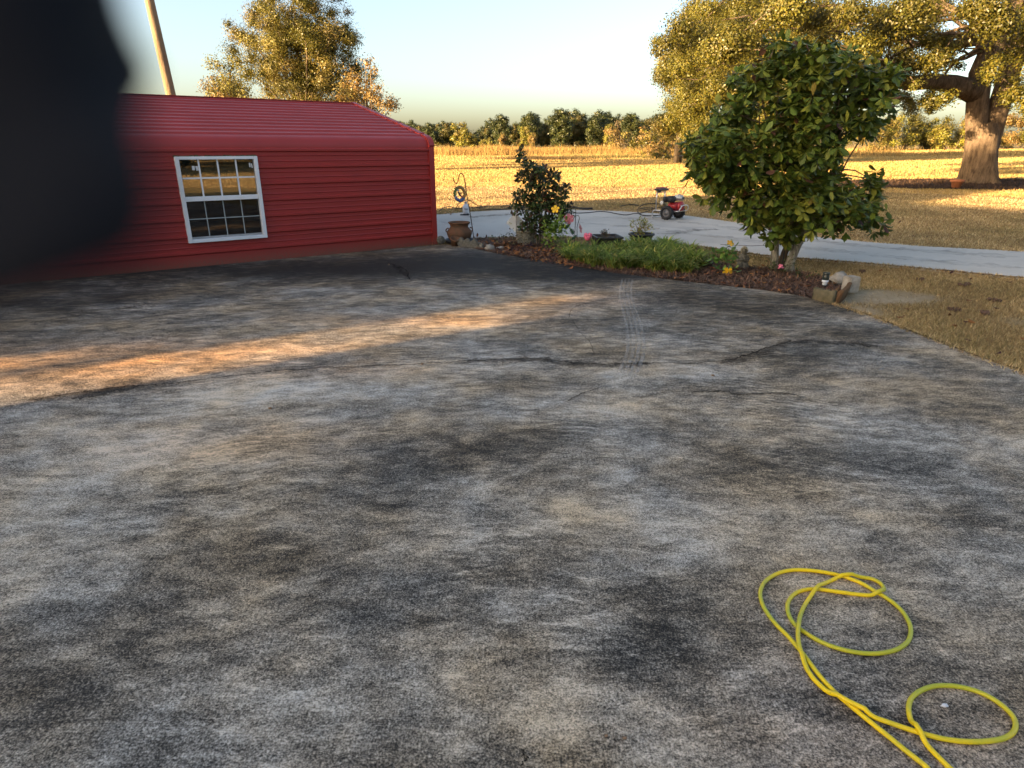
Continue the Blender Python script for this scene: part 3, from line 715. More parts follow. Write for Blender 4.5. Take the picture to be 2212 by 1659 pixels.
# big autumn tree and small ones behind the shed
b = at(655, 235, 44); gz = terrain(b.x, 44)
tree('autumn_tree', (b.x, 44, gz), 'tall loose crowned autumn tree with gold and rust leaves behind the shed ridge', 'tree', 11.4, (0.2, 0, 6.7), (4.3, 3.7, 5.0), 300, .8, 980, .10, [GOLDP, OAKP, OAKP, GOLDP[:2], OAKP, GOLDP], .24, 21, vase=True, limbs=44, inner=.1, zmin=1.8, shell=.1)
b = at(790, 200, 41); tree('autumn_tree', (b.x, 41, terrain(b.x, 41)), 'low rust coloured airy tree at the right foot of the tall autumn tree', 'tree', 6.3, (0, 0, 3.9), (2.0, 1.8, 2.3), 46, .6, 330, .14, [RUSTP, RUSTP, GOLDP], .14, 23, vase=True, limbs=24, inner=.1, shell=.1)
b = at(500, 210, 46); tree('small_tree', (b.x, 46, terrain(b.x, 46)), 'slim yellow green tree left of the tall autumn tree behind the shed', 'tree', 7, (0, 0, 4.6), (1.5, 1.3, 2.5), 34, .65, 420, .14, [YGP, GOLDP], .13, 24, limbs=14)
b = at(470, 215, 38); tree('round_shrub', (b.x, 38, terrain(b.x, 38)), 'low dense olive brown bush showing over the shed roof nearest the pole', 'bush', 4.9, (0, 0, 3.3), (1.9, 1.4, 1.6), 60, .6, 460, .12, [OAKP, GOLDP[:2], RUSTP], .15, 25, limbs=14)
# second oak, farther away, its foliage reaching low between the treeline and the magnolia
b = at(1600, 300, 50); tree('wide_oak', (b.x, 50, terrain(b.x, 50)), 'broad gold green oak behind the small garden tree, hanging low to the field', 'tree', 12.5, (0, 0, 6.9), (6.2, 5, 6.2), 230, 1.2, 620, .135, [OAKP, OAKP, GOLDP[:2] + OAKP[:2]], .42, 26, limbs=40, zmin=.8, inner=.3)
b = at(1470, 270, 56); tree('wide_oak', (b.x, 56, terrain(b.x, 56)), 'pale olive tree at the left flank of the broad oak, edge against open sky', 'tree', 9.5, (0, 0, 5.6), (2.8, 3, 4.6), 110, .95, 620, .135, [GOLDP, YGP, OAKP], .28, 27, limbs=24, zmin=.6)

# far treeline
ORD = ['first','second','third','fourth','fifth','sixth','seventh','eighth','ninth','tenth','eleventh','twelfth','thirteenth','fourteenth','fifteenth','sixteenth','seventeenth','eighteenth','nineteenth','twentieth','twenty-first','twenty-second','twenty-third','twenty-fourth','twenty-fifth','twenty-sixth']
protos = []
FARG = 'dark trees along the far field edge'
for k in range(5):
    t = tree('far_tree', (0, 0, 0), 'x', 'tree', 10, (0, 0, 5.0), (3.0 + .5 * (k % 3), 3, 5.2), 60, 1.2, 130, .45, [DKP, DKP, OAKP[:2] + DKP] if k < 3 else [DKP, GOLDP + DKP], .2, 40 + k, FARG, limbs=8, inner=.1, flat=1.0, zmin=.5); protos.append(t)
FT = [(868,270,7),(890,258,7),(917,266,7),(942,262,7),(966,258,7),(990,276,7),(1048,268,7),(1084,243,9),(1100,270,7),(1126,252,7),(1150,238,9),(1182,262,7),(1212,230,9),(1240,234,8),(1268,246,7),(1296,233,9),(1332,246,7),(1366,240,8),(1386,258,8),(1412,250,7),(1438,254,9),(1470,256,9),(880,264,7),(903,263,7),(928,262,8),(955,260,8),(975,262,7),(1005,285,7),(1030,288,7),(1065,246,8),(1088,268,7),(1112,262,7),(1142,240,9),(1168,262,8),(1195,240,7),(1222,232,9),(1252,238,9),(1285,250,9),(1318,240,9),(1345,236,9),(1372,256,8),(1398,248,9),(1425,240,9),(1452,250,9)]
used = [False] * 5; FT.sort()
_tens = {20: 'twenty', 30: 'thirty', 40: 'forty'}
ORD = ORD[:20] + [f"{_tens[a]}-{ORD[b]}" if b >= 0 else {30: 'thirtieth', 40: 'fortieth'}[a] for a, b in [(20 + 10 * (k // 10) + (0), k % 10 - 1) if True else 0 for k in range(1, 30)]]
for i, (u, vtop, wd) in enumerate(FT):
    Y = 150 + 30 * ((i * 7) % 5) / 5; p = at(u, vtop, Y); gz = terrain(p.x, Y); Hh = p.z - gz; k = (i * 3) % 5
    t = protos[k] if not used[k] else copy_tree(protos[k]); used[k] = True
    t.location = (p.x, Y, gz); s = Hh / 10.6; t.scale = (s * 1.1, s * 1.1, s); t.rotation_euler.z = i * 1.9
    t['label'] = f'{ORD[i]} dark tree from the left in the hazy treeline across the field'
x = rng.uniform(-45, 75, 420); cl = [(a, 205 + rng.normal() * 6, terr_np(np.array(a), np.array(205.)) + rng.uniform(.3, 1) * (3.6 + 2.0 * fnoise(np.array(a), np.array(0.), .14, 6)), rng.uniform(1.3, 2.3)) for a in x]
tag(link('distant_wood', foliage_mesh('distant_wood', cl, 22, .8, [(.055,.068,.034),(.07,.075,.036),(.045,.058,.032)], M_['leaf'], .9, shell=.2)), 'soft far off wood that closes the field behind the single trees', 'wood', None, 'stuff')
protos2 = []
YG = 'yellow saplings before the far treeline'
for k in range(2):
    protos2.append(tree('far_sapling', (0, 0, 0), 'x', 'tree', 5, (0, 0, 2.7), (1.5, 1.4, 2.3), 30, .7, 230, .30, [YGP, YGP, GOLDP] if k == 0 else [RUSTP, GOLDP], .1, 60 + k, YG, limbs=6, inner=.15, zmin=.3))
SP = [(995,262,0,1.),(1015,286,0,1.6),(1045,300,0,1.5),(1085,285,1,.9),(1058,296,0,.9),(1135,270,0,.95),(1122,300,1,1.3),(1318,266,0,.8),(1150,285,1,.8)]
us = [False, False]
for i, (u, vtop, k, wd) in enumerate(SP):
    Y = 118 + 4 * (i % 4); p = at(u, vtop, Y); gz = terrain(p.x, Y); s = max(.35, (p.z - gz) / 5.1)
    t = protos2[k] if not us[k] else copy_tree(protos2[k]); us[k] = True
    t.location = (p.x, Y, gz); t.scale = (s * wd, s * wd, s); t.rotation_euler.z = i
    t['label'] = f'{ORD[i]} of the small yellow or tan saplings, counted from the left, before the treeline' if False else ['lime yellow conical sapling nearest the shed roof corner at the far field edge','low bright bush at the foot of the lime sapling by the shed corner','wide low lime bush right of the conical sapling at the field edge','rusty tan sapling left of the middle of the far treeline','thin small yellow sapling beside the wide low lime bush','bright golden conical sapling standing alone before the far treeline','low tan bush beside the golden conical sapling','narrow yellow sapling over the reddish thicket near the broad oak','thin brown sapling right of the golden conical sapling'][i]
# reddish thicket and the bright brush under the oak
def bush(name, u, v, Y, label, w_, h_, pals, seed, per=70, size=.26, group=None, cat='bush'):
    p = at(u, v, Y); gz = terrain(p.x, Y); t = empty(name, (p.x, Y, gz), 0, label, cat, group)
    cl = crown_clumps((0, 0, h_ * .45), (w_ / 2, w_ / 2.4, h_ * .55), 26, min(w_, h_) * .24, seed, .2, .1, pals)
    m = MB(); random.seed(seed)
    for c in cl[:12]: limb(m, (c[0] * .2, c[1] * .2, -.1), c[:3], .05, .01, .02, 4, 4, .08)
    m.build('stem', M_['twig'], t); link('foliage', foliage_mesh('foliage', cl, per / max(.4, min(w_, h_) * .24) , size, None, M_['leaf'], .9, shell=.15), t); return t
bush('thicket', 1350, 320, 95, 'reddish brown thicket in the field left of the broad oak', 7.5, 3.9, [RUSTP, GOLDP, [(.10,.075,.04)]], 71, 110)
bush('thicket', 1410, 325, 84, 'olive tangled thicket under the left flank of the broad oak', 7, 3.2, [OAKP, RUSTP, GOLDP], 72, 110)
bush('thicket', 1455, 330, 66, 'low weedy brush right at the foot of the pale olive tree', 6, 1.9, [OAKP, GOLDP, RUSTP], 73, 110)
for i, (u, Y, w_, h_, pl, lb) in enumerate([(1880,98,9,4.6,[YGP, GOLDP],'bright yellow green brush seen just right of the small garden tree'),(1945,103,11,5.2,[YGP, OAKP],'lime brush under the oak’s heavy left limb'.replace('’',"'")),(2010,106,10,4.6,[YGP, OAKP, GOLDP],'shadowy green brush in the middle of the hedge left of the oak trunk'),(2062,100,8,4.2,[YGP, GOLDP],'yellowish brush touching the left side of the oak trunk'),(2190,104,11,5,[GOLDP, YGP, RUSTP],'orange tinted brush right of the oak trunk'),(2290,102,12,5.6,[GOLDP, OAKP],'tall brush at the right frame edge behind the oak')]):
    bush('hedge_bush', u, 310, Y, lb, w_, h_, pl, 80 + i, 300, .26, 'brush along the field edge behind the oak')
tree('shade_evergreen', (-15.3, 6.1, -.05), 'dense evergreen added out of view left of the shed to shade the oak trunk', 'tree', 7.6, (0, 0, 4.4), (2.5, 2.6, 3.1), 90, .9, 240, .2, [DKP], .25, 95, limbs=10, zmin=.6)  # added unseen, sized so its shade covers the foot of the oak
tree('dapple_tree', (-30 * math.cos(SUN_AZ) - 5.9 * math.sin(SUN_AZ), -30 * math.sin(SUN_AZ) + 5.9 * math.cos(SUN_AZ), -.05), 'thin tree added out of view behind the passage roof to dapple the sun', 'tree', 9.6, (0, 0, 8.2), (1.9, 1.9, 1.5), 30, .6, 120, .16, [OAKP], .12, 96, limbs=10)  # added out of view to break up sun on the garden tree
# wood behind the camera that the shed window mirrors
for i, (x, y, s) in enumerate([(12,-24,1.1),(19,-27,1.3),(26,-24,1.0),(31,-29,1.4),(38,-24,1.2),(6,-30,1.3),(45,-20,1.2),(24,-36,1.5),(15,-38,1.5),(34,-38,1.5),(46,-32,1.5)]):
    t = copy_tree(protos[i % 5]); t.location = (x, y, terrain(x, y)); t.scale = (s,) * 3; t.rotation_euler.z = i
    t['label'] = 'dark tree of the wood behind the camera, mirrored in the shed window'; t['group'] = 'wood behind the camera'

# ------------------------------------------------------------------ small garden tree with large leaves
def whorls(pts_clump, n_wh, leaves, L, seed, pal, droop=.35):
    q = np.random.default_rng(seed); P = []; A = []; C = []; T = []
    for (c, r) in pts_clump:
        for k in range(max(2, int(n_wh * (r / .35) ** 2))):
            d = q.normal(size=3); d /= np.linalg.norm(d); p = np.array(c) + d * r * np.array((1, .9, .85)) * (q.uniform(.35, 1.05)); T.append(p)
            ax = d * .6 + np.array((0, -.15, .35)) + q.normal(size=3) * .25; ax /= np.linalg.norm(ax)
            e1 = np.cross(ax, (0.3, .2, 1)); e1 /= np.linalg.norm(e1); e2 = np.cross(ax, e1); a0 = q.uniform(0, 6)
            cb = pal[q.integers(len(pal))]
            for j in range(leaves):
                an = a0 + j * 2.4; v = ax * q.uniform(.1, .6) + (e1 * math.cos(an) + e2 * math.sin(an)) * .9; v[2] -= droop * q.uniform(.3, 1.6); v /= np.linalg.norm(v)
                P.append(p + v * .01); A.append(v); c0 = pal[q.integers(len(pal))] if q.random() < .35 else cb; C.append(np.array(c0) * q.uniform(.75, 1.25))
    return np.array(P), np.array(A), np.array(C), T
MAGP = [(.075,.118,.020),(.098,.142,.022),(.135,.162,.026),(.055,.09,.018),(.08,.125,.021),(.18,.19,.03)]
ODD = [(.17,.13,.025),(.11,.05,.03),(.085,.04,.03),(.18,.11,.03),(.12,.12,.02)]
OVAL = ([(0,0,0),(.22,.11,.02),(.5,.22,.035),(.78,.2,.02),(1,.0,-.06),(.78,-.2,.02),(.5,-.22,.035),(.22,-.11,.02),(.35,0,-.02),(.7,0,-.035)],
        [(0,1,8),(1,2,8),(2,9,8),(2,3,9),(3,4,9),(4,5,9),(5,6,9),(6,8,9),(6,7,8),(7,0,8)])
def garden_tree():
    b = G(1685, 585); YY = b.y; t = empty('garden_tree', (b.x, b.y, -.02), 0, 'small dark green garden tree with big oval leaves and three pale lichened stems', 'tree')
    o = Vector((b.x, b.y, -.02)); random.seed(9)
    px = 1380.0 / (YY * .9377 + .55)
    cl = []
    for (u, v, r) in [(1700,130,52),(1745,112,34),(1790,140,60),(1865,180,60),(1640,180,50),(1750,210,75),(1850,235,62),(1905,165,40),(1600,240,48),(1690,270,78),(1780,290,66),(1870,275,34),(1570,295,55),(1520,320,42),(1500,350,28),(1600,355,66),(1690,360,74),(1780,355,46),(1540,385,52),(1590,420,54),(1650,430,64),(1730,430,78),(1810,415,48),(1860,440,50),(1880,395,30),(1885,480,34),(1800,462,54),(1700,485,58),(1640,470,34),(1690,95,22),(1830,145,30),(1905,225,28),(1690,505,20),(1550,350,40)]:
        for dy in (-.45, .0, .5):
            p = at(u + random.uniform(-14, 14), v + random.uniform(-10, 10), YY + dy * random.uniform(.5, 1.7)) - o; cl.append(((p.x, p.y, p.z), max(.08, r / px * random.uniform(.7, .95))))
    P, A, C, T = whorls(cl, 33, 7, .12, 4, MAGP, .55)
    odd = rng.random(len(P)) < .055; C[odd] = pick(ODD, odd.sum())
    B, N = frame_from(A, np.tile(np.array([[0, 0, 1.]]), (len(A), 1)) + rng.normal(size=A.shape) * .35)
    S = .125 * rng.uniform(.7, 1.25, len(P))
    # stems
    m = MB()
    m.tube([(-.09, 0, -.03), (-.10, 0, .2), (-.12, .02, .5), (-.22, .05, .95), (-.35, .1, 1.5)], [.06, .052, .048, .036, .02], 10); m.build('stem', M_['lichen_bark'], t, True)
    m = MB(); m.tube([(.02, .06, -.03), (.05, .06, .25), (.14, .08, .55), (.2, .1, 1.1), (.2, .0, 2.4)], [.05, .045, .042, .035, .012], 10); m.build('stem', M_['twig'], t, True)
    m = MB(); m.tube([(.13, -.03, -.03), (.10, -.03, .12), (.17, -.02, .36), (.28, 0, .62), (.45, 0, 1.1), (.6, 0, 1.7)], [.078, .062, .056, .05, .036, .02], 10); m.build('stem', M_['lichen_bark'], t, True)
    m = MB()
    for (c, r) in cl[::2]:
        e = Vector(c); s = Vector((random.choice((-.2, .18, .4)), .05, random.uniform(.6, 1.4))); limb(m, s, e, .016, .005, .06, 5, 6, .06)
    m.build('branches', M_['twig'], t, True)
    # the largest 300 leaves in view one by one, the rest as one mass
    order = np.argsort(P[:, 1] + .3 * np.abs(P[:, 2] - .9) * 0); near = order[:300]; rest = order[300:]
    link('leaf_mass', stamp('leaf_mass', OVAL[0], OVAL[1], P[rest], A[rest], B[rest], N[rest], S[rest], M_['gloss_leaf'], C[rest]), t)['kind'] = 'stuff'
    kinds = []
    for k in range(12):
        c = (MAGP + MAGP + ODD)[k if k < 9 else k + 2]
        v = np.array(OVAL[0]); v[:, 1] *= rng.uniform(.85, 1.2)
        kinds.append((np.array(c), stamp('leaf', v, OVAL[1], np.zeros((1, 3)), np.array([[1., 0, 0]]), np.array([[0, 1., 0]]), np.array([[0, 0, 1.]]), [1.], M_['gloss_leaf'], np.array([c]))))
    for i in near:
        k = int(np.argmin([np.abs(C[i] - c).sum() for c, _ in kinds])); lf = link('leaf', kinds[k][1], t)
        Mx = Matrix((A[i], B[i], N[i])).transposed().to_4x4(); lf.matrix_local = Matrix.Translation(P[i]) @ Mx @ Matrix.Scale(S[i], 4)
garden_tree()
def dark_shrub():
    b = G(1165, 530); YY = b.y; o = Vector((b.x, b.y, -.02)); t = empty('dark_shrub', o, 0, 'upright dark green shrub with reddish leaf tips standing right of the stone planter', 'shrub'); random.seed(12)
    px = 1380.0 / (YY * .9377 + .55); cl = []
    for (u, v, r) in [(1126,325,9),(1132,345,14),(1145,368,22),(1170,372,24),(1205,382,20),(1128,385,18),(1155,405,30),(1190,410,28),(1222,410,16),(1122,425,16),(1160,440,32),(1205,445,26),(1225,452,16),(1118,450,14),(1145,470,26),(1185,478,26),(1165,500,16),(1135,490,14)]:
        for dy in (-.2, .15): p = at(u + random.uniform(-5, 5), v + random.uniform(-5, 5), YY + dy) - o; cl.append(((p.x, p.y, p.z), r / px * .85))
    P, A, C, T = whorls(cl, 85, 6, .07, 5, [(.034,.060,.017),(.045,.072,.02),(.058,.08,.022),(.065,.045,.022)], .3)
    odd = rng.random(len(P)) < .08; C[odd] = pick([(.14,.05,.03),(.10,.035,.025),(.06,.09,.02)], odd.sum())
    B, N = frame_from(A, np.tile(np.array([[0, 0, 1.]]), (len(A), 1)) + rng.normal(size=A.shape) * .4)
    link('foliage', stamp('foliage', OVAL[0], OVAL[1], P, A, B, N, .088 * rng.uniform(.7, 1.2, len(P)), M_['gloss_leaf'], C), t)
    for k, (dx, dz) in enumerate(((-.06, .6), (0, .8), (.06, .6), (.02, .5))):
        m = MB(); m.tube([(dx * .6, .02 * k, -.02), (dx, .02 * k, .25), (dx * 1.6, .0, dz), (dx * 2.5, 0, dz + .3)], [.016, .014, .012, .006], 7); m.build('stem', mat('grey_stem', (.2, .17, .14), None, 10, .9) if k == 0 else bpy.data.materials['grey_stem'], t, True)
dark_shrub()
# ------------------------------------------------------------------ grass, mulch, litter
def blades(name, x, y, z, h, w_, col, m, lean=.6, kind='stuff'):
    n = len(x); P = np.stack([x, y, z], 1); A = rng.normal(size=(n, 3)) * lean; A[:, 2] = 1; A = unit(A); B, N = frame_from(A)
    tv = np.array([(0, .5, 0), (0, -.5, 0), (1, 0, .12)]); 
    V = (P[:, None] + tv[None, :, 0:1] * A[:, None] * h[:, None, None] + tv[None, :, 1:2] * B[:, None] * w_[:, None, None] + tv[None, :, 2:3] * N[:, None] * h[:, None, None] * 1.5).reshape(-1, 3)
    loops = np.arange(n * 3); st = np.arange(n) * 3
    o = link(name, mesh_np(name, V, loops, st, np.full(n, 3), m, np.repeat(col, 3, 0))); o['kind'] = kind; return o
def sector(n, r0, r1, a0=-46, a1=46):
    a = np.radians(rng.uniform(a0, a1, n)); r = np.exp(rng.uniform(np.log(r0), np.log(r1), n)); return r * np.sin(a), r * np.cos(a), r
shed_poly = [(corner.x, corner.y)]; 
for q in (sd * -9.0, sd * -9.0 - sn * 6.34, -sn * 6.34): shed_poly.append((corner.x + q.x, corner.y + q.y))
def lawn_ok(x, y):
    ok = ~inpoly(x, y, slab_poly) & ~inpoly(x, y, drive_poly) & ~inpoly(x, y, bed_poly) & ~inpoly(x, y, oakbed_poly) & ~inpoly(x, y, shed_poly)
    s = np.zeros_like(x)
    for (u, v, rx, ry, a) in SANDS:
        p = G(u, v); s += a * np.exp(-(((x - p.x) / rx) ** 2 + ((y - p.y) / ry) ** 2))
    return ok & (rng.random(len(x)) > np.clip(s * 1.3, 0, .97))
def lawn_cols(x, y, warm):
    n = len(x); g = np.clip(.32 + .5 * fnoise(x, y, .9, 8) + rng.normal(0, .35, n), 0, 1)[:, None]
    tan = pick([(.62,.44,.22),(.50,.34,.155),(.70,.53,.29),(.36,.22,.105),(.27,.17,.085)], n, .22); grn = pick([(.15,.145,.05),(.12,.125,.045),(.20,.17,.06)], n)
    k = np.clip(g - warm, 0, 1); return (tan * (1 - k) + grn * k) * (1 + .22 * fnoise(x, y, 2.1, 15))[:, None].clip(.55)
x, y, r = sector(480000, 3.6, 13, -10, 47); ok = lawn_ok(x, y); x, y, r = x[ok], y[ok], r[ok]
blades('lawn_grass', x, y, np.full(len(x), -.032), .028 + .036 * rng.random(len(x)) , .0022 + .00042 * r, lawn_cols(x, y, -.02), M_['blade'], .8)
x, y, r = sector(260000, 12, 32, -14, 46); ok = lawn_ok(x, y); x, y, r = x[ok], y[ok], r[ok]
blades('lawn_grass', x, y, terr_np(x, y) - .005, .03 + .045 * rng.random(len(x)), .004 + .0007 * r, lawn_cols(x, y, .35), M_['blade'], .8)
x, y, r = sector(300000, 28, 130, -20, 45); ok = lawn_ok(x, y); x, y, r = x[ok], y[ok], r[ok]
blades('field_grass', x, y, terr_np(x, y) - .01, (.05 + .06 * rng.random(len(x))) * (.6 + r / 70), .0010 * r, lawn_cols(x, y, .5) * .5 + np.array((.56, .36, .095)) * .5, M_['blade'], .5)
x, y, r = sector(70000, 12, 60, 105, 165); blades('field_grass', x, y, terr_np(x, y) - .01, .05 + .06 * rng.random(len(x)), .0014 * r, lawn_cols(x, y, .3), M_['blade'], .5)
# blades creeping over the concrete edges
def creep(poly, n, i0, i1, inset):
    X = []; Y = []
    for i in range(i0, i1):
        a, b_ = np.array(poly[i]), np.array(poly[i + 1]); L = np.linalg.norm(b_ - a); k = int(n * L); t_ = rng.random((k, 1)); d = (b_ - a) / L; nn = np.array((-d[1], d[0])); q = a + (b_ - a) * t_ + nn * rng.normal(0, inset, (k, 1)); X.append(q[:, 0]); Y.append(q[:, 1])
    return np.concatenate(X), np.concatenate(Y)
nD = len(DRV)
for poly, i0, i1, n in ((drive_poly, 1, nD - 3, 260), (drive_poly, nD + 1, len(drive_poly) - 2, 420), (slab_poly, 9, 14, 700)):
    x, y = creep(poly, n, i0, i1, .035); r = np.hypot(x, y); blades('edge_grass', x, y, np.full(len(x), -.01), .025 + .035 * rng.random(len(x)), .004 + .0007 * r, lawn_cols(x, y, .2), M_['blade'], 1.1)
# tall dry grass along the field's rough strips
def tall(n, cx_, cy_, rx, ry, h0, pal, name='tall_grass'):
    x = cx_ + rng.normal(size=n) * rx; y = cy_ + rng.normal(size=n) * ry
    blades(name, x, y, terr_np(x, y) - .02, h0 * rng.uniform(.4, 1.2, n) * (.7 + .3 * fnoise(x, y, .6, 4)).clip(.2), np.full(n, .055), pick(pal, n), M_['blade'], .25)
DRY = [(.36,.22,.07),(.30,.17,.055),(.42,.28,.10),(.22,.13,.05)]
tall(9000, -3, 84, 3.2, 3, 1.3, DRY); tall(9000, 6, 92, 9, 4, 1.0, DRY); tall(14000, 22, 92, 12, 5, 1.3, DRY + [(.2,.16,.05)]); tall(9000, 0, 112, 26, 3, 1.0, [(.24,.2,.06),(.3,.2,.07),(.16,.15,.05)])
tall(5000, 16, 70, 8, 1.2, .55, [(.10,.11,.035),(.16,.14,.05),(.2,.13,.05)]); tall(4000, 3, 66, 2.2, 1.2, .5, [(.14,.09,.04),(.10,.07,.035)]); tall(9000, 34, 74, 14, 3, .7, DRY)

# pine straw and bark in the bed and round the oak
def straw(name, poly, n, zf, L, pal, lift=.02):
    xs = [p[0] for p in poly]; ys = [p[1] for p in poly]; x = rng.uniform(min(xs), max(xs), n * 3); y = rng.uniform(min(ys), max(ys), n * 3); ok = inpoly(x, y, poly); x, y = x[ok][:n], y[ok][:n]; n = len(x)
    P = np.stack([x, y, zf(x, y) + rng.random(n) * lift], 1); A = rng.normal(size=(n, 3)); A[:, 2] *= .22; A = unit(A); B, N = frame_from(A, np.tile(np.array([[0, 0, 1.]]), (n, 1)))
    tv = [(-.5, .05, 0), (-.5, -.05, 0), (0, -.06, .10), (.5, -.03, 0), (.5, .03, 0), (0, .06, .10)]
    o = link(name, stamp(name, tv, [(0, 1, 2, 5), (5, 2, 3, 4)], P, A, B, N, L * rng.uniform(.4, 1.3, n), M_['litter'], pick(pal, n, .35))); o['kind'] = 'stuff'
MUL = [(.18,.105,.07),(.125,.075,.055),(.25,.145,.09),(.08,.05,.04),(.29,.14,.075),(.19,.125,.10)]
straw('bark_mulch', bed_poly, 30000, lambda x, y: np.full(len(x), -.008), .085, MUL, .035)
straw('oak_mulch', oakbed_poly, 16000, lambda x, y: terr_np(x, y) + .03, .22, [(.085,.05,.032),(.06,.036,.024),(.12,.07,.04)], .05)
# fallen leaves
def fallen(name, x, y, z, L, pal):
    n = len(x); P = np.stack([x, y, z], 1); A = rng.normal(size=(n, 3)); A[:, 2] *= .25; A = unit(A); B, N = frame_from(A, np.tile(np.array([[0, 0, 1.]]), (n, 1)) + rng.normal(size=(n, 3)) * .4)
    v = np.array(OVAL[0]); v[:, 2] *= 3
    o = link(name, stamp(name, v, OVAL[1], P, A, B, N, L * rng.uniform(.6, 1.3, n), M_['litter'], pick(pal, n, .3))); o['kind'] = 'stuff'
LP = [(.20,.075,.03),(.12,.05,.03),(.28,.13,.05),(.08,.035,.028),(.24,.10,.04)]
xs = [p[0] for p in bed_poly]; ys = [p[1] for p in bed_poly]; x = rng.uniform(min(xs), max(xs), 900); y = rng.uniform(min(ys), max(ys), 900); ok = inpoly(x, y, bed_poly); x, y = x[ok], y[ok]
k = rng.normal(size=len(x)) * .0 + 0
fallen('fallen_leaves', x, y, np.full(len(x), .03), .07, LP)
x, y, r = sector(420, 4, 22, 5, 46); ok = lawn_ok(x, y); x, y = x[ok], y[ok]; fallen('fallen_leaves', x, y, terr_np(x, y) + .03, .065, LP)
# a thick drift of leaves where the bed meets the slab's far edge
u = rng.uniform(1075, 1240, 260); v = rng.uniform(-26, 4, 260); pp = np.array([G(a, 548 + (a - 1075) * .17 + b) for a, b in zip(u, v)]); fallen('fallen_leaves', pp[:, 0], pp[:, 1], np.full(260, .035), .075, LP)
# the darker tufts of wet leaves on the lawn
clod = mat('wet_leaf_clump', (.14, .08, .052), (.07, .042, .03), 30, .9)
CL = [(2140,676,.07,'largest dark clump of wet leaves on the lawn near the right frame edge'),(2085,614,.06,'dark leaf clump on the lawn just below the driveway at right'),(2060,668,.05,'small dark leaf clump left of the largest clump on the lawn'),(2150,648,.06,'dark leaf clump on the lawn above the largest clump'),(1862,586,.05,'dark brown leaf clump at the driveway edge right of the garden tree'),(1990,603,.04,'small brown leaf clump midway along the driveway edge')]
for i, (u, v, s, lb) in enumerate(CL):
    p = G(u, v); m = MB()
    for k in range(7): m.ball((random.uniform(-s, s) * 1.2, random.uniform(-s, s) * .8, .012), (s * .34, s * .26, .018), 7, 5, jit=.9, seed=i * 9 + k)
    o = m.build('leaf_clump', clod, None); o.location = (p.x, p.y, -.012); tag(o, lb, 'leaf clump', 'dark leaf clumps on the lawn')

# strap-leaved border grass in the middle of the bed
def liriope():
    P = []; q = np.random.default_rng(2)
    poly = [G(*p) for p in [(1212,556),(1240,540),(1300,545),(1380,534),(1440,536),(1500,560),(1520,572),(1490,590),(1420,594),(1330,586),(1260,574)]]; poly = [(p.x, p.y) for p in poly]
    xs = [p[0] for p in poly]; ys = [p[1] for p in poly]; C = []
    while len(C) < 125:
        c = (q.uniform(min(xs), max(xs)), q.uniform(min(ys), max(ys)))
        if inpoly(np.array([c[0]]), np.array([c[1]]), poly)[0]: C.append(c)
    V = []; loops = []; st = []; tot = []; col = []
    pal = [(.15,.22,.045),(.19,.26,.05),(.10,.165,.035),(.28,.29,.065),(.44,.37,.11)]
    for (cx_, cy_) in C:
        hgt = q.uniform(.7, 1.2); tone = q.uniform(.85, 1.35)
        for j in range(46):
            a = q.uniform(0, 6.28); L = q.uniform(.20, .42) * hgt; w_ = .009 * q.uniform(.8, 1.3); bend_ = q.uniform(.6, 1.2); d = np.array((math.cos(a), math.sin(a))); s = np.array((-d[1], d[0])); b0 = len(V); cc = pal[q.choice(5, p=[.3, .3, .2, .13, .07])]; f = q.uniform(.8, 1.35) * tone
            ox, oy = cx_ + q.normal() * .03, cy_ + q.normal() * .03
            for k in range(5):
                t = k / 4; rr = L * bend_ * t ** 1.5 * .9; zz = L * (t - .62 * bend_ * t ** 2.4) * 1.0; ww = w_ * (1 - t ** 3 * .95)
                for sg in (-1, 1): V.append((ox + d[0] * rr + s[0] * ww * sg, oy + d[1] * rr + s[1] * ww * sg, max(.0, zz))); col.append(np.array(cc) * f)
            for k in range(4): st.append(len(loops)); tot.append(4); i = b0 + 2 * k; loops += [i, i + 1, i + 3, i + 2]
    o = link('border_grass', mesh_np('border_grass', np.array(V), loops, st, tot, M_['blade'], np.array(col))); tag(o, 'mass of arching strap leaved border grass between the slab and driveway', 'border grass', None, 'stuff')
liriope()
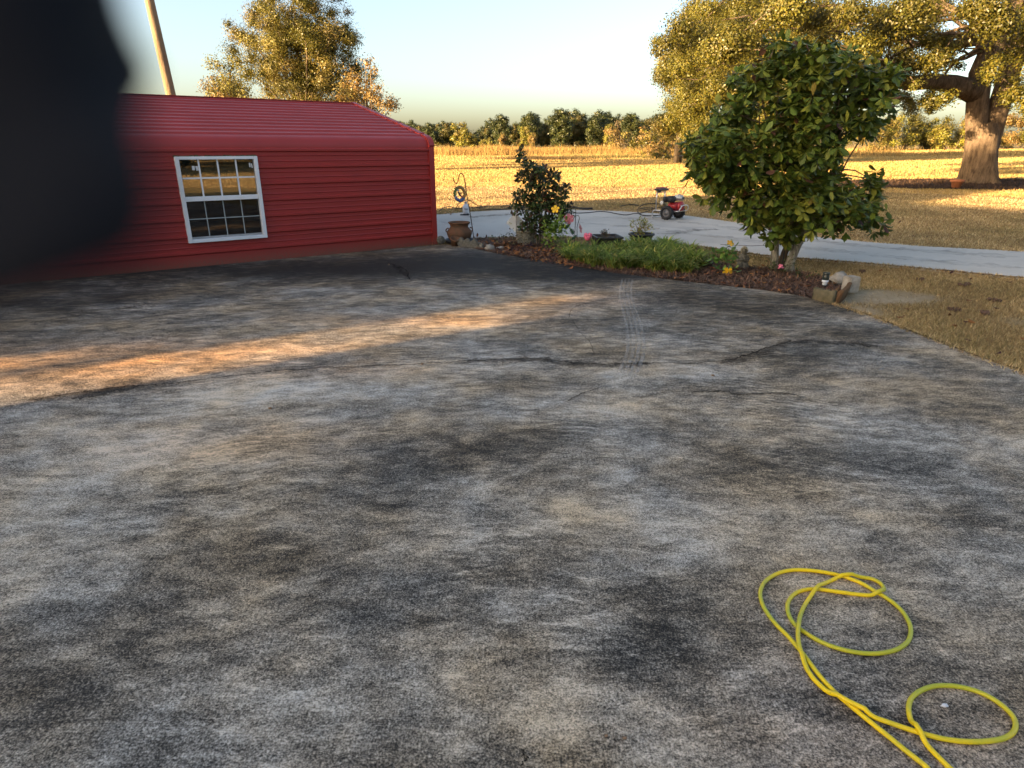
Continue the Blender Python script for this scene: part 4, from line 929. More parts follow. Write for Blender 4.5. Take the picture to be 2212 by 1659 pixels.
# yellow garden hose
def hose():
    T = [(1420,1700),(1390,1659),(1240,1540),(1100,1425),(950,1305),(830,1205),(720,1112),(620,1010),(540,910),(470,815),(410,742),(350,672),(260,582),(190,492),(145,405),(136,320),(178,243),(270,186),(380,162),(500,163),(650,183),(780,214),(900,260),(1000,318),(1080,365),(1170,430),(1240,510),(1279,600),(1268,690),(1208,750),(1120,785),(1000,800),(860,790),(720,757),(600,712),(500,655),(420,598),(370,540),(343,470),(350,400),(402,340),(480,312),(560,307),(680,321),(800,338),(900,350),(985,354),(1048,342),(1076,308),(1048,262),(980,228),(880,215),(780,219),(680,241),(590,291),(520,362),(462,450),(428,560),(417,680),(430,780),(470,880),(530,980),(610,1062),(700,1132),(800,1192),(900,1240),(1000,1287),(1130,1332),(1260,1377),(1400,1420),(1550,1455),(1700,1472),(1850,1470),(1980,1450),(2056,1405),(2078,1340),(2050,1270),(1980,1200),(1880,1132),(1760,1080),(1620,1049),(1480,1046),(1372,1076),(1292,1132),(1264,1205),(1274,1290),(1310,1370),(1372,1460),(1450,1550),(1560,1659),(1640,1730)]
    W = [G((2900 + .5123 * a) * .553, (2150 + .5123 * b) * .553) for a, b in T]
    P = smooth_path([(p.x, p.y, 0) for p in W], 8); r = .0075; n = len(P)
    X = np.array([(p.x, p.y) for p in P]); z = np.full(n, r)
    for i in range(n):
        d = np.hypot(*(X[:max(0, i - 20)] - X[i]).T)
        k = np.where(d < 2.0 * r)[0]
        if len(k): z[i] = max(z[i], z[k].max() + 2 * r * .98)
    for _ in range(40):
        zs = z.copy(); zs[1:-1] = np.maximum(z[1:-1], .5 * (z[:-2] + z[2:]) - .00022); z = zs
    zk = smooth_path([(0, 0, 0), (0, 0, 0)], 2)
    for i in range(n):                                    # the kinked bight stands up a little
        pass
    m = MB(); m.tube([(P[i].x, P[i].y, z[i]) for i in range(n)], r, 12)
    t = NT('yellow_rubber'); co = t.co(); n1 = t.noise(co, 2.6, 4, .6); n2 = t.noise(co, 160, 4, .7); n3 = t.noise(co, 26, 4, .6)
    c = t.mix(t.rng(n1, .42, .60, 0, .9), (.86, .60, .015), (.40, .43, .035)); c = t.mix(t.rng(n2, .58, .72, 0, .55), c, (.10, .10, .03)); c = t.mix(t.rng(n3, .62, .74, 0, .5), c, (.16, .15, .05))
    o = m.build('garden_hose', t.done(t.bsdf(c, .42, .45)), None, True); tag(o, 'bright yellow garden hose lying in loose loops on the concrete slab', 'hose')
hose()
# pebbles and a white scrap on the slab
peb = mat('tan_pebble', (.32, .20, .12), (.2, .12, .07), 60, .8); wsc = mat('white_scrap', (.75, .75, .76), None, 40, .7)
p = G((2900 + .5123 * 1540) * .553, (2150 + .5123 * 1190) * .553); m = MB(); m.ball((0, 0, .004), (.010, .006, .005), 8, 5, jit=.8); o = m.build('paper_scrap', wsc); o.location = (p.x, p.y, 0); tag(o, 'tiny white scrap inside the right loop of the yellow hose', 'scrap')
q = random.Random(5)
pbl = [(584,883),(912,787),(840,572),(1310,1590),(1540,812),(1350,1595)]
plab = ['tan pebble on the pale middle left of the slab','rusty leaf crumb lying on the long crack','brown crumb at the start of the short crack near the shed','left one of two tiny tan pebbles near the slab\'s lower middle','small dark leaf bit below the crack, right of the tyre marks','right one of two tiny tan pebbles near the slab\'s lower middle']
for i, (u, v) in enumerate(pbl):
    p = G(u, v); s = .0125 if v < 1000 else .006; m = MB(); m.ball((0, 0, s * .4), (s, s * .7, s * .6), 8, 6, jit=.6, seed=i); o = m.build('pebble', peb, None, True); o.location = (p.x, p.y, 0); tag(o, plab[i], 'pebble', 'crumbs on the slab')
# ------------------------------------------------------------------ garden things by the shed corner
terra = mat('aged_terracotta', (.20, .088, .05), (.105, .07, .042), 7, .85, .2, 0, .4, .01)
stone = mat('mossy_cast_stone', (.30, .29, .25), (.14, .15, .11), 16, .9, .2, 0, .6, .015)
wet = mat('dark_cast_stone', (.075, .072, .058), (.21, .20, .165), 34, .85, .25, 0, .7, .012)
iron = mat('rusty_iron', (.035, .028, .024), (.09, .05, .03), 40, .7, .3, .3)
black = mat('black_plastic', (.018, .018, .019), (.03, .03, .032), 20, .5, .4)
rubber = mat('black_rubber', (.02, .02, .02), (.035, .034, .033), 25, .75, .3)
steel = mat('bright_tube', (.62, .62, .62), (.5, .5, .5), 20, .3, .5, .85, .02)
def PXS(v): p = G(1106, v); return (p.y * .9377 + .556) / 1380.0       # metres per photo px at ground row v

# terracotta urn in a black saucer
b = G(993, 524); s = PXS(524); urn = empty('clay_urn', (b.x, b.y, .02), .3, 'brown terracotta urn with two small side handles beside the shed corner', 'urn')
R0 = 27 * s
pr = [(.55*R0, 0), (.72*R0, .05*R0), (.92*R0, .35*R0), (R0, .62*R0), (.97*R0, .82*R0), (.8*R0, 1.02*R0), (.70*R0, 1.14*R0), (.74*R0, 1.3*R0), (.86*R0, 1.42*R0), (.9*R0, 1.47*R0), (.86*R0, 1.51*R0), (.78*R0, 1.49*R0), (.66*R0, 1.3*R0), (.62*R0, 1.0*R0)]
m = MB(); m.lathe(pr, n=32); m.build('body', terra, urn, True)
m = MB(); m.lathe([(0.001, 1.12*R0), (.63*R0, 1.13*R0)], n=24, wob=.02); m.build('soil', soil, urn)
for sg in (-1, 1):
    m = MB(); m.tube([(sg * (.86 + .22 * math.sin(a)) * R0, 0, (.88 + .17 * math.cos(a)) * R0) for a in [i * math.pi / 8 for i in range(9)]], .05 * R0, 8); m.build('handle', terra, urn, True)
m = MB(); m.lathe([(.8*R0, 0), (1.1*R0, .02), (1.16*R0, .07), (1.12*R0, .07), (1.05*R0, .03), (.0001, .028)], n=30); o = m.build('plant_saucer', black, None, True); o.location = (b.x, b.y, -.008); tag(o, 'wide black plastic saucer under the terracotta urn', 'saucer')
urn.location.z = .024
# round face stone by the corner
b = G(952, 527); s = PXS(527); r = 8.6 * s; ft = empty('round_stone', (b.x, b.y, r), 0, 'round carved stone propped against the shed corner trim', 'stone')
Mx = Euler((R(80), 0, R(18))).to_matrix()
m = MB(); m.lathe([(r*.9, -.05), (r, -.03), (r, .035), (r*.9, .055), (r*.7, .05), (r*.62, .062), (.0001, .07)], n=22, M=Mx); m.build('disc', wet, ft, True)
m = MB()
for (x, z, q) in ((-.3, .25, .16), (.3, .25, .16), (0, .02, .14), (0, -.3, .2), (-.45, -.1, .15), (.45, -.1, .15), (0, .55, .2)): m.ball(Mx @ Vector((x * r, z * r, .066)), q * r, 8, 6)
m.build('carving', wet, ft, True)
# little flower pot lying before the urn
b = G(983, 531); tp = empty('broken_pot', (b.x, b.y, .05), .2, 'small terracotta pot half sunk in front of the urn', 'pot'); m = MB()
m.lathe([(.055, -.06), (.075, .05), (.09, .055), (.09, .085), (.078, .085), (.065, .0), (.0001, -.0)], n=20, M=Euler((R(18), R(6), 0)).to_matrix()); m.build('body', terra, tp, True)
# scalloped concrete edging stones
EDL = ['left one of three slanted grey edging stones before the urn','middle one of three slanted grey edging stones before the urn','right one of three slanted grey edging stones before the urn']
for i, u in enumerate((996, 1010, 1025)):
    b = G(u, 532 + i * 1.6); o = empty('edging_stone', (b.x, b.y, 0), -.3, EDL[i], 'edging stone', 'edging stones before the urn')
    m = MB(); m.box((0, 0, .07), (.13, .07, .13), (0, R(-38), 0), bev=.012); m.box((.04, 0, .02), (.10, .08, .06), (0, 0, 0), bev=.01); m.build('stone', wet, o)
RK = [(1040,536,.055,.07,(.14,.13,.12),'rounded dark grey rock between the edging stones and pale rock'),(1058,540,.075,.09,None,'pale topped rock at the left tip of the mulch bed'),(1082,538,.06,.05,None,'flat tan rock right of the pale topped rock'),(1036,529,.04,.05,None,'small rock behind the edging stones'),(1468,573,.05,.05,None,'grey stone at the right end of the border grass'),(1500,571,.03,.035,None,'small leafy stone right of the border grass end')]
pale = mat('pale_rock', (.42, .40, .35), (.16, .14, .11), 9, .9, .2, 0, .6, .02)
for i, (u, v, rr, hh, cc, lb) in enumerate(RK):
    b = G(u, v); m = MB(); m.ball((0, 0, hh * .5), (rr, rr * .8, hh * .75), 12, 8, jit=.5, seed=i + 3); o = m.build('rock', pale if i in (1, 2, 4) else wet, None, True); o.location = (b.x, b.y, -.015); tag(o, lb, 'rock', 'loose rocks in the garden bed')
for i, (u, v, rz, lb) in enumerate(((1075,535,.5,'left one of two leaning brown brick slabs at the bed tip'),(1092,533,.9,'right one of two leaning brown brick slabs at the bed tip'))):
    b = G(u, v); m = MB(); m.box((0, 0, .04), (.16, .035, .09), (R(35), R(12), rz), bev=.008); o = m.build('brick', terra, None); o.location = (b.x, b.y, 0); tag(o, lb, 'brick', 'loose bricks at the bed tip')
# shepherd's hook
b = G(1023.6, 516); YY = b.y
def LY(u, v, dy=0): return at(u, v, YY + dy)
pts = [LY(1023.6, 516), LY(1017, 470), LY(1009, 425), LY(1005, 398), LY(1003, 386), LY(1000, 378), LY(996.5, 374.5), LY(993, 377), LY(990.5, 385), LY(988.5, 394), LY(985, 396), LY(981, 392), LY(979.5, 384)]
m = MB(); m.tube([(p.x, p.y, p.z) for p in [pts[0] + Vector((0, 0, -.05))] + smooth_path(pts, 5)], .009, 6); tag(m.build('shepherd_hook', iron, None, True), 'thin dark shepherd hook leaning behind the terracotta urn', 'hook')
# wreath ornament on the hook
c = LY(993, 419, 0); s_ = YY * .9377 / 1380 + .0004; wr = empty('hanging_wreath', c, R(-18), 'round hanging wreath of coloured petals hanging from the shepherd hook', 'wreath')
m = MB(); rx, rz_ = 10.5 * s_, 13.5 * s_
m.tube([(rx * math.cos(a), 0, rz_ * math.sin(a)) for a in [i * 2 * math.pi / 28 for i in range(28)]], .006, 6, closed=True); m.build('ring', iron, wr)
WC = {'orange_enamel': (.52, .26, .07), 'green_enamel': (.22, .34, .09), 'blue_enamel': (.10, .20, .42), 'ochre_enamel': (.36, .25, .08), 'pale_enamel': (.55, .55, .5)}
wm = {k: mat(k, v, None, 30, .4, .5) for k, v in WC.items()}
for i in range(40):
    a = 2 * math.pi * i / 40; dg = math.degrees(a); k = 'blue_enamel' if 215 < dg < 320 else ('ochre_enamel' if 40 < dg < 120 else ('green_enamel' if 120 <= dg < 190 else ('pale_enamel' if 190 <= dg <= 215 else 'orange_enamel')))
    m = MB(); Mx = Euler((0, -a, 0)).to_matrix(); p = Mx @ Vector((1, 0, 0)); m.ball((p.x * rx, (-1) ** i * .006, p.z * rz_), (.036, .014, .021), 8, 5, Mx @ Euler((0, .6 * (-1) ** i, 0)).to_matrix()); m.build('petal', wm[k], wr, True)
bird = mat('bird_dark', (.05, .05, .08), None, 30, .4); whitep = mat('white_enamel', (.72, .72, .72), None, 20, .4); redp = mat('rose_enamel', (.50, .10, .09), None, 20, .4)
fig = MB(); fig.ball((-.005, 0, .0), (.018, .012, .055), 10, 8, Euler((0, R(-28), 0)).to_matrix()); fig.tube([(.0, 0, .0), (.05, 0, .03), (.035, 0, -.04)], [.012, .008, .002], 6); fo = fig.build('bird_figure', bird, wr, True)
m = MB(); m.ball((-.03, 0, .065), .02, 10, 8); m.tube([(-.03, 0, .075), (-.015, 0, .1)], [.005, .001], 5); m.build('head', whitep, fo, True)
m = MB(); 
for k in range(5): m.ball((.05 + .02 * math.cos(k * 1.26), 0, -.06 + .02 * math.sin(k * 1.26)), (.017, .008, .017), 8, 6)
m.build('blossom', redp, fo, True)
hk = LY(988.5, 396); m = MB(); m.tube([hk - c, Vector((0, 0, rz_))], .0022, 5); m.build('hanger', iron, wr); wr.rotation_euler = (0, 0, 0)
# white pump sprayer on the far side of the drive, black hose with it
b = G(1007, 464); YS = b.y; s = PXS(464); sp = empty('pump_sprayer', (b.x, b.y, -.005), .2, 'white pump sprayer bottle standing at the far driveway edge', 'sprayer')
m = MB(); m.lathe([(.075, 0), (.085, .01), (.085, .20), (.075, .235), (.045, .26), (.04, .275), (.0001, .28)], n=20); m.build('tank', mat('white_plastic', (.75, .76, .75), None, 8, .5), sp, True)
m = MB(); m.lathe([(.035, .28), (.035, .30), (.03, .302), (.0001, .302)], n=12); m.tube([(-.05, 0, .315), (.05, 0, .315)], .012, 8); m.build('pump_handle', mat('grey_plastic', (.4, .41, .4), None, 8, .5), sp, True)
m = MB(); 
for k, (x0, wd) in enumerate(((-.045, .012), (-.029, .014), (-.012, .012), (.004, .014), (.021, .012), (.036, .01))): m.box((x0, -.0845 + .10 * x0 * x0 / .0072 * .06, .155 - .004 * (k % 2)), (wd, .004, .018))
m.box((.01, -.0845, .13), (.02, .004, .008)); m.build('dark_lettering', black, sp)
m = MB(); m.tube([(-.17, -.12, .02), (-.05, -.12, .022), (.02, -.12, .02)], [.014, .018, .013], 8); m.ball((.03, -.12, .025), (.04, .03, .025), 8, 6); m.build('wand', black, sp, True)
def hosecurve(name, pts, r, m_, label, cat, zz=.0, n=8, group=None):
    P = []
    for q in pts: 
        p = G(q[0], q[1], zz) if len(q) == 2 else at(q[0], q[1], q[2]); P.append(p + Vector((0, 0, r)))
    m = MB(); m.tube(smooth_path(P, n), r, 7); return tag(m.build(name, m_, None, True), label, cat, group)
orange = mat('orange_cord', (.34, .14, .04), None, 20, .6)
Yo = YS + .3
hosecurve('orange_tube', [(973,464),(984,451),(991,441,Yo),(1003,434,Yo),(1013,433.5,Yo),(1024,440,Yo),(1035,446,Yo),(1050,446,Yo+.4),(1080,446),(1110,447)], .011, orange, 'orange brown tube arching over the white sprayer onto the grass', 'hose')
hosecurve('black_hose', [(950,456),(960,449),(972,447),(982,450),(992,451),(1012,450),(1035,449),(1048,448)], .012, rubber, 'black hose lying on the grass left of the white sprayer', 'hose', .02)
hosecurve('black_hose', [(1035,452),(1060,453),(1085,453),(1115,450),(1150,448)], .011, rubber, 'dark hose along the driveway edge behind the dark shrub', 'hose', .01)
# diamond sign on a grey post
b = G(1113, 525); YD = b.y; s = PXS(519); sg = empty('diamond_sign', (b.x, b.y, -.02), 0, 'white diamond shaped board on a thin grey post left of the dark shrub', 'sign')
hz = 40 * s; a = 19.5 * s; c = at(1113, 481, YD) - Vector((b.x, b.y, -.02))
m = MB(); m.prism([(-a, 0), (0, -a), (a, 0), (0, a)], -.004, .004, Euler((R(90), 0, R(12))).to_matrix(), (c.x, .02, c.z)); m.build('board', mat('white_board', (.74, .76, .75), (.66, .68, .67), 6, .5), sg)
m = MB(); m.box((c.x + .02, -.005, .30), (.022, .012, .72)); m.build('post', mat('galvanised_post', (.34, .35, .36), None, 25, .5, .5, .5), sg)
lp = mat('faded_leaf_print', (.36, .36, .16), (.55, .55, .40), 40, .7)
for k, (dx, dz) in enumerate(((-.10, .0), (-.075, -.015), (.085, .0), (.12, .01), (.10, .035), (.14, -.01))):
    m = MB(); m.ball((c.x + dx, .0135 + dx * .2, c.z + dz), (.017, .0016, .011), 8, 5); m.build('leaf_print', lp, sg)
# carved stone planter with a red leaved seedling
b = G(1137, 527); s = PXS(527); pl = empty('stone_planter', (b.x, b.y, -.01), 0, 'grey carved stone planter with swirl relief at the foot of the dark shrub', 'planter'); r = 21.5 * s; hh = 31 * s
m = MB(); m.lathe([(r*.82, 0), (r*.9, .02), (r*.88, hh*.25), (r*.92, hh*.7), (r*.97, hh*.84), (r*1.04, hh*.86), (r*1.05, hh*.98), (r, hh), (r*.9, hh), (r*.88, hh*.85), (.0001, hh*.85)], n=32); m.build('pot', stone, pl, True)
m = MB()
for k in range(7):
    a0 = -math.pi / 2 + (k - 3) * .42
    pts = []
    for j in range(15):
        t = j / 14; rr = .075 * (1 - t * .75); an = t * 7.5 + k * 2; ax = a0 + rr * math.cos(an) / r; zz = hh * .5 + rr * math.sin(an); q = r * (.905 + .02) ; pts.append((q * math.cos(ax), q * math.sin(ax), zz))
    m.tube(pts, .011, 6)
for zz in (hh * .22, hh * .77): m.tube([(r * .93 * math.cos(a), r * .93 * math.sin(a), zz) for a in [i * 2 * math.pi / 32 for i in range(32)]], .009, 6, closed=True)
m.build('swirl_relief', stone, pl, True)
def sprig(name, loc, label, cat, stems, leaves, L, pal, tmpl=OVAL, m_=None, r=.004, sd_=1, stemm=None, group=None):
    """stems: list of polylines in metres relative to loc; leaves: list of (x,y,z) clump, n"""
    t = empty(name, loc, 0, label, cat, group); m = MB()
    for q in stems: m.tube(smooth_path(q, 4), [r * (1 - .6 * i / (4 * (len(q) - 1))) for i in range(4 * (len(q) - 1) + 1)], 5)
    m.build('stem', stemm or M_['twig'], t, True); Q = np.random.default_rng(sd_); P = []; A = []
    for (c, n, spread) in leaves:
        for k in range(n): P.append(np.array(c) + Q.normal(size=3) * spread); v = Q.normal(size=3); v[2] = v[2] * .5 + .15; A.append(v)
    if P:
        P = np.array(P); A = unit(np.array(A)); B, N = frame_from(A, np.tile(np.array([[0, 0, 1.]]), (len(A), 1)) + Q.normal(size=A.shape) * .3)
        link('foliage', stamp('foliage', tmpl[0], tmpl[1], P, A, B, N, L * Q.uniform(.6, 1.25, len(P)), m_ or M_['leaf'], pick(pal, len(P))), t)
    return t
top = pl.location + Vector((0, 0, hh * .86))
sprig('red_seedling', top, 'red leaved seedling growing in the stone planter', 'seedling', [[(-.02,0,0),(-.04,0,.1),(-.02,0,.2)],[(.03,0,0),(.04,0,.12),(.07,0,.17)]], [((-.02,0,.2),4,.012),((.07,0,.17),4,.015),((.1,0,.12),2,.02)], .11, [(.07,.03,.025),(.05,.04,.02),(.09,.03,.03)], m_=M_['gloss_leaf'])
b = G(1112, 531); sprig('dying_shrub', (b.x, b.y, -.01), 'sparse half dead twiggy plant left of the stone planter', 'plant', [[(0,0,0),(random.uniform(-.2,.2)*.5,0,.1),(random.uniform(-.26,.12),random.uniform(-.1,.1),random.uniform(.12,.28))] for _ in range(9)], [((random.uniform(-.24,.1),0,random.uniform(.08,.25)),4,.04) for _ in range(9)], .055, [(.05,.07,.025),(.08,.07,.03),(.04,.05,.02)], sd_=3)
b = G(1100, 532); sprig('dead_weed', (b.x, b.y, -.01), 'tan dried weed sprawling over the mulch tip', 'plant', [[(0,0,0),(random.uniform(-.15,.15),0,.1),(random.uniform(-.3,.3),random.uniform(-.1,.1),random.uniform(.08,.2))] for _ in range(14)], [((random.uniform(-.25,.25),0,random.uniform(.05,.17)),6,.05) for _ in range(8)], .05, [(.14,.10,.05),(.09,.09,.03)], sd_=4)
b = G(1145, 534); sprig('purple_spike_plant', (b.x, b.y, -.01), 'dark purple spiky plant in front of the stone planter', 'plant', [[(0,0,0),(0,0,.04),(0,0,.08)]], [((0,0,.05),24,.012)], .12, [(.035,.022,.04),(.05,.03,.055)], ([(0,.05,0),(.5,.09,.03),(1,0,-.05),(.5,-.09,.03),(0,-.05,0)],[(0,1,3,4),(1,2,3)]), sd_=5)
b = G(1064, 520); sprig('white_bloom_weed', (b.x, b.y, -.01), 'tiny weed with a white bloom at the driveway edge of the bed', 'plant', [[(0,0,0),(0,0,.06),(-.03,0,.12)],[(0,0,0),(.03,0,.05),(.05,0,.09)]], [((0,0,.06),14,.03)], .05, [(.08,.13,.04)], sd_=6)
# lime green hibiscus with a yellow flower
def flower(parent, loc, R_, colr, name='flower', tilt=(0, 0, 0), petals=5):
    m = MB(); Mx = Euler(tilt).to_matrix()
    for k in range(petals):
        a = 2 * math.pi * k / petals; Rz = Matrix.Rotation(a, 3, 'Z')
        pts = [(0, 0, 0), (.45, .28, .16), (.85, .36, .18), (1.0, .0, .10), (.85, -.36, .18), (.45, -.28, .16), (.6, 0, .12)]
        m.add([Mx @ (Rz @ (Vector(p) * R_)) + Vector(loc) for p in pts], [(0, 1, 6), (1, 2, 6), (2, 3, 6), (3, 4, 6), (4, 5, 6), (5, 0, 6)])
    m.tube([Vector(loc), Vector(loc) + Mx @ Vector((0, 0, R_ * .6))], [R_ * .08, R_ * .04], 5)
    return m.build(name, colr, parent, True)
yel = mat('yellow_petal', (.82, .52, .03), (.78, .40, .02), 12, .6); pink = mat('pink_petal', (.62, .12, .22), (.70, .28, .34), 20, .6)
LIME = [(.17,.29,.04),(.22,.36,.05),(.13,.23,.035),(.27,.36,.065)]
b = G(1197, 538); s = PXS(538)
hib = sprig('lime_hibiscus', (b.x, b.y, -.01), 'lime green leafy plant with one yellow flower on top before the dark shrub', 'plant', [[(0,0,0),(.03,0,.3),(.06,0,.62)],[(0,0,0),(-.1,0,.2),(-.13,0,.42)],[(0,0,0),(.1,0,.2),(.15,0,.4)]], [((random.uniform(-.14,.15),random.uniform(-.1,.1),random.uniform(.08,.44)),16,.05) for _ in range(22)] + [((.05,0,.52),14,.04),((.06,0,.6),10,.03)], .085, LIME, sd_=7)
flower(hib, (.0, -.06, .66), .07, yel, tilt=(R(60), R(-20), 0))
b = G(1560, 588); s = PXS(588)
h2 = sprig('yellow_hibiscus', (b.x, b.y, -.01), 'young green hibiscus with one yellow flower up and one drooping, left of the statue', 'plant', [[(0,0,0),(.02,0,.2),(.06,0,.37)],[(0,0,0),(-.06,0,.12),(-.1,0,.3)],[(0,0,0),(.07,0,.15),(.11,0,.3)],[(0,0,.1),(-.08,0,.15),(-.14,0,.2)]], [((-.1,0,.27),10,.03),((.02,0,.30),12,.035),((.10,0,.30),12,.03),((.12,0,.22),8,.03),((-.12,0,.17),10,.03),((.0,-.03,.18),14,.04),((.08,0,.12),8,.03),((-.08,0,.06),8,.03),((.12,-.02,.05),6,.03)], .115, [(.11,.23,.05),(.15,.30,.065),(.08,.18,.045),(.19,.31,.07)], sd_=8)
flower(h2, (.055, -.02, .40), .055, yel, tilt=(R(40), R(15), 0)); flower(h2, (.03, -.12, .045), .07, yel, tilt=(R(110), R(20), 0))
# metal flower stake
b = G(1241, 536); Yf = b.y; s = PXS(536); o0 = Vector((b.x, b.y, -.02)); fs = empty('flower_stake', o0, 0, 'tall thin metal garden stake with rose metal lilies and green leaves', 'garden stake')
def LF(u, v): return at(u, v, Yf) - o0
m = MB(); m.tube([(0, 0, -.05), LF(1242, 500), LF(1244, 450)], .0065, 6); m.tube([(.045, 0, -.05), LF(1246.5, 490), LF(1250, 478), LF(1252, 470), LF(1249, 465), LF(1243, 466), LF(1239, 472), LF(1234, 480)], .006, 6)
m.tube([LF(1243, 512), LF(1236, 506), LF(1231, 500), LF(1232, 494), LF(1238, 495), LF(1241, 502)], .005, 5); m.build('rod', mat('green_iron', (.035, .06, .05), (.07, .06, .045), 30, .6, .4, .2), fs, True)
rose = mat('rose_metal', (.42, .045, .075), (.50, .14, .16), 30, .4, .5); gm = mat('green_metal', (.05, .14, .06), None, 20, .45)
flower(fs, LF(1229, 473), .09, rose, tilt=(R(70), R(-35), 0), petals=6); flower(fs, LF(1252.5, 494), .085, rose, tilt=(R(20), R(75), 0), petals=6)
for (u, v, a) in ((1222, 489, .4), (1227, 487, -.7), (1236, 500, 1.0), (1240, 513, 2.4)):
    p = LF(u, v); m = MB(); m.ball(p, (.055, .008, .022), 8, 6, Euler((0, a, 0)).to_matrix()); m.build('leaf', gm, fs, True)
# pink tulip
b = G(1270, 541); Yt = b.y; o0 = Vector((b.x, b.y, -.02)); c = at(1270, 512, Yt) - o0; tu = empty('tulip_ornament', o0, 0, 'glossy pink tulip ornament on a short stem behind the border grass', 'ornament')
m = MB(); m.tube([(0, 0, 0), (c.x * .5, 0, c.z * .5), c], .006, 6); m.build('stem', gm, tu, True)
pk = mat('pink_glaze', (.72, .10, .20), (.74, .16, .26), 10, .25, .5, 0, 0)
rt = 8.2 * PXS(541)
m = MB(); m.lathe([(.0001, -rt), (rt*.55, -rt*.85), (rt*.92, -rt*.35), (rt, .05*rt), (rt*.9, .5*rt)], c, 20); m.build('cup', pk, tu, True)
for k in range(6):
    a = k * math.pi / 3; m = MB(); m.ball((c.x + .72 * rt * math.cos(a), c.y + .72 * rt * math.sin(a), c.z + .38 * rt), (rt * .34, rt * .34, rt * .68), 8, 8); m.build('petal', pk, tu, True)
# black bowl planter and the pot of yellow succulent
b = G(1310, 541); s = PXS(541); bp = empty('bowl_planter', (b.x, b.y + .06, .075), .25, 'square black bowl planter set in the border grass', 'planter')
m = MB(); w0, w1, hh = .15, .225, .16
def frus(z, w_): return [(-w_, -w_, z), (w_, -w_, z), (w_, w_, z), (-w_, w_, z)]
V = frus(0, w0) + frus(hh * .82, w1 * .94) + frus(hh * .82, w1) + frus(hh, w1) + frus(hh, w1 * .88) + frus(hh * .7, w1 * .8)
F = [(3, 2, 1, 0)] + [(a * 4 + i, a * 4 + (i + 1) % 4, a * 4 + 4 + (i + 1) % 4, a * 4 + 4 + i) for a in range(5) for i in range(4)] + [(20, 21, 22, 23)]
m.add(V, F); m.build('bowl', black, bp); bp.rotation_euler.z = .12
m = MB(); m.box((0, 0, hh * .74), (w1 * 1.56, w1 * 1.56, .02)); m.build('soil', soil, bp)
sprig('wilted_plant', (b.x, b.y + .06, .075 + hh * .75), 'small wilted brown plant in the square black bowl', 'plant', [[(0,0,0),(random.uniform(-.05,.05),0,.06),(random.uniform(-.09,.09),0,.1)] for _ in range(6)], [((random.uniform(-.08,.08),random.uniform(-.05,.05),random.uniform(.02,.11)),12,.025) for _ in range(8)], .045, [(.12,.09,.04),(.08,.08,.03),(.15,.08,.045)], sd_=9)
b = G(1384, 530); q = empty('tray_pot', (b.x, b.y, 0.09), .1, 'flat black pot holding the yellow green succulent behind the border grass', 'pot')
m = MB(); m.lathe([(.16, 0), (.21, .09), (.225, .09), (.225, .115), (.2, .115), (.19, .06), (.0001, .06)], n=26); m.build('pot', black, q, True)
t = sprig('yellow_succulent', (b.x, b.y, .17), 'bushy yellow green succulent with pinkish tips in the flat black pot', 'plant', [[(0,0,0),(random.uniform(-.1,.1),random.uniform(-.05,.05),.1),(random.uniform(-.2,.2),random.uniform(-.1,.1),random.uniform(.12,.27))] for _ in range(16)], [((random.uniform(-.18,.1),random.uniform(-.08,.08),random.uniform(.05,.26)),26,.03) for _ in range(20)] + [((.17,0,.09),16,.03),((.19,0,.14),12,.02)], .04, [(.44,.40,.08),(.36,.35,.07),(.46,.32,.10),(.28,.30,.07)], sd_=10)
# ------------------------------------------------------------------ child statue, rose, lamp, edging blocks
b = G(1603, 578); st = empty('garden_statue', (b.x, b.y, -.015), R(-12), 'small dark mossy statue of a curly haired child in a long robe', 'statue')
K = .31
m = MB()
m.lathe([(.085, 0), (.09, .015), (.082, .05), (.066, .10), (.056, .15), (.054, .18), (.04, .205), (.02, .215)], n=20, wob=.04)
m.ball((-.035, -.04, .045), (.05, .06, .05), 10, 8, jit=.2); m.ball((.03, -.045, .04), (.05, .06, .045), 10, 8, jit=.2)         # folded knees under the robe
for sg in (-1, 1): m.tube([(sg * .045, 0, .185), (sg * .068, -.012, .145), (sg * .058, -.048, .12), (sg * .018, -.070, .135), (sg * .006, -.074, .15)], [.022, .021, .019, .015, .012], 10)
m.tube([(0, 0, .19), (0, -.004, .225)], .022, 10)
m.ball((0, -.008, .252), (.040, .042, .044), 16, 12)
m.ball((0, -.050, .247), (.007, .008, .008), 8, 6); m.ball((-.016, -.042, .240), (.011, .009, .010), 8, 6); m.ball((.016, -.042, .240), (.011, .009, .010), 8, 6); m.ball((0, -.045, .229), (.010, .006, .004), 8, 6); m.ball((0, -.040, .217), (.012, .010, .008), 8, 6)
bd = m.build('body', wet, st, True); rm = bd.modifiers.new('join', 'REMESH'); rm.mode = 'VOXEL'; rm.voxel_size = .0045; rm.use_smooth_shade = True
hairm = mat('lichened_stone', (.46, .43, .32), (.18, .17, .12), 60, .9, .2, 0, .8, .01)
m = MB(); q = random.Random(4)
for k in range(60):
    th = q.uniform(0, 1.9); ph = q.uniform(0, 6.28); d = Vector((math.sin(th) * math.cos(ph), math.sin(th) * math.sin(ph), math.cos(th)))
    if d.y < -.45 and d.z < .45: continue
    m.ball(Vector((0, -.004, .256)) + Vector((d.x * .043, d.y * .045, d.z * .045)), .013, 7, 5, jit=.3, seed=k)
m.build('curly_hair', hairm, st, True)
m = MB()
for sg in (-1, 1):
    for k in range(4): m.ball((sg * (.035 + .012 * k), .055, .17 - .022 * k), (.024 - .003 * k, .008, .030), 8, 6, Euler((0, sg * .4, 0)).to_matrix())
m.build('wings', wet, st, True)
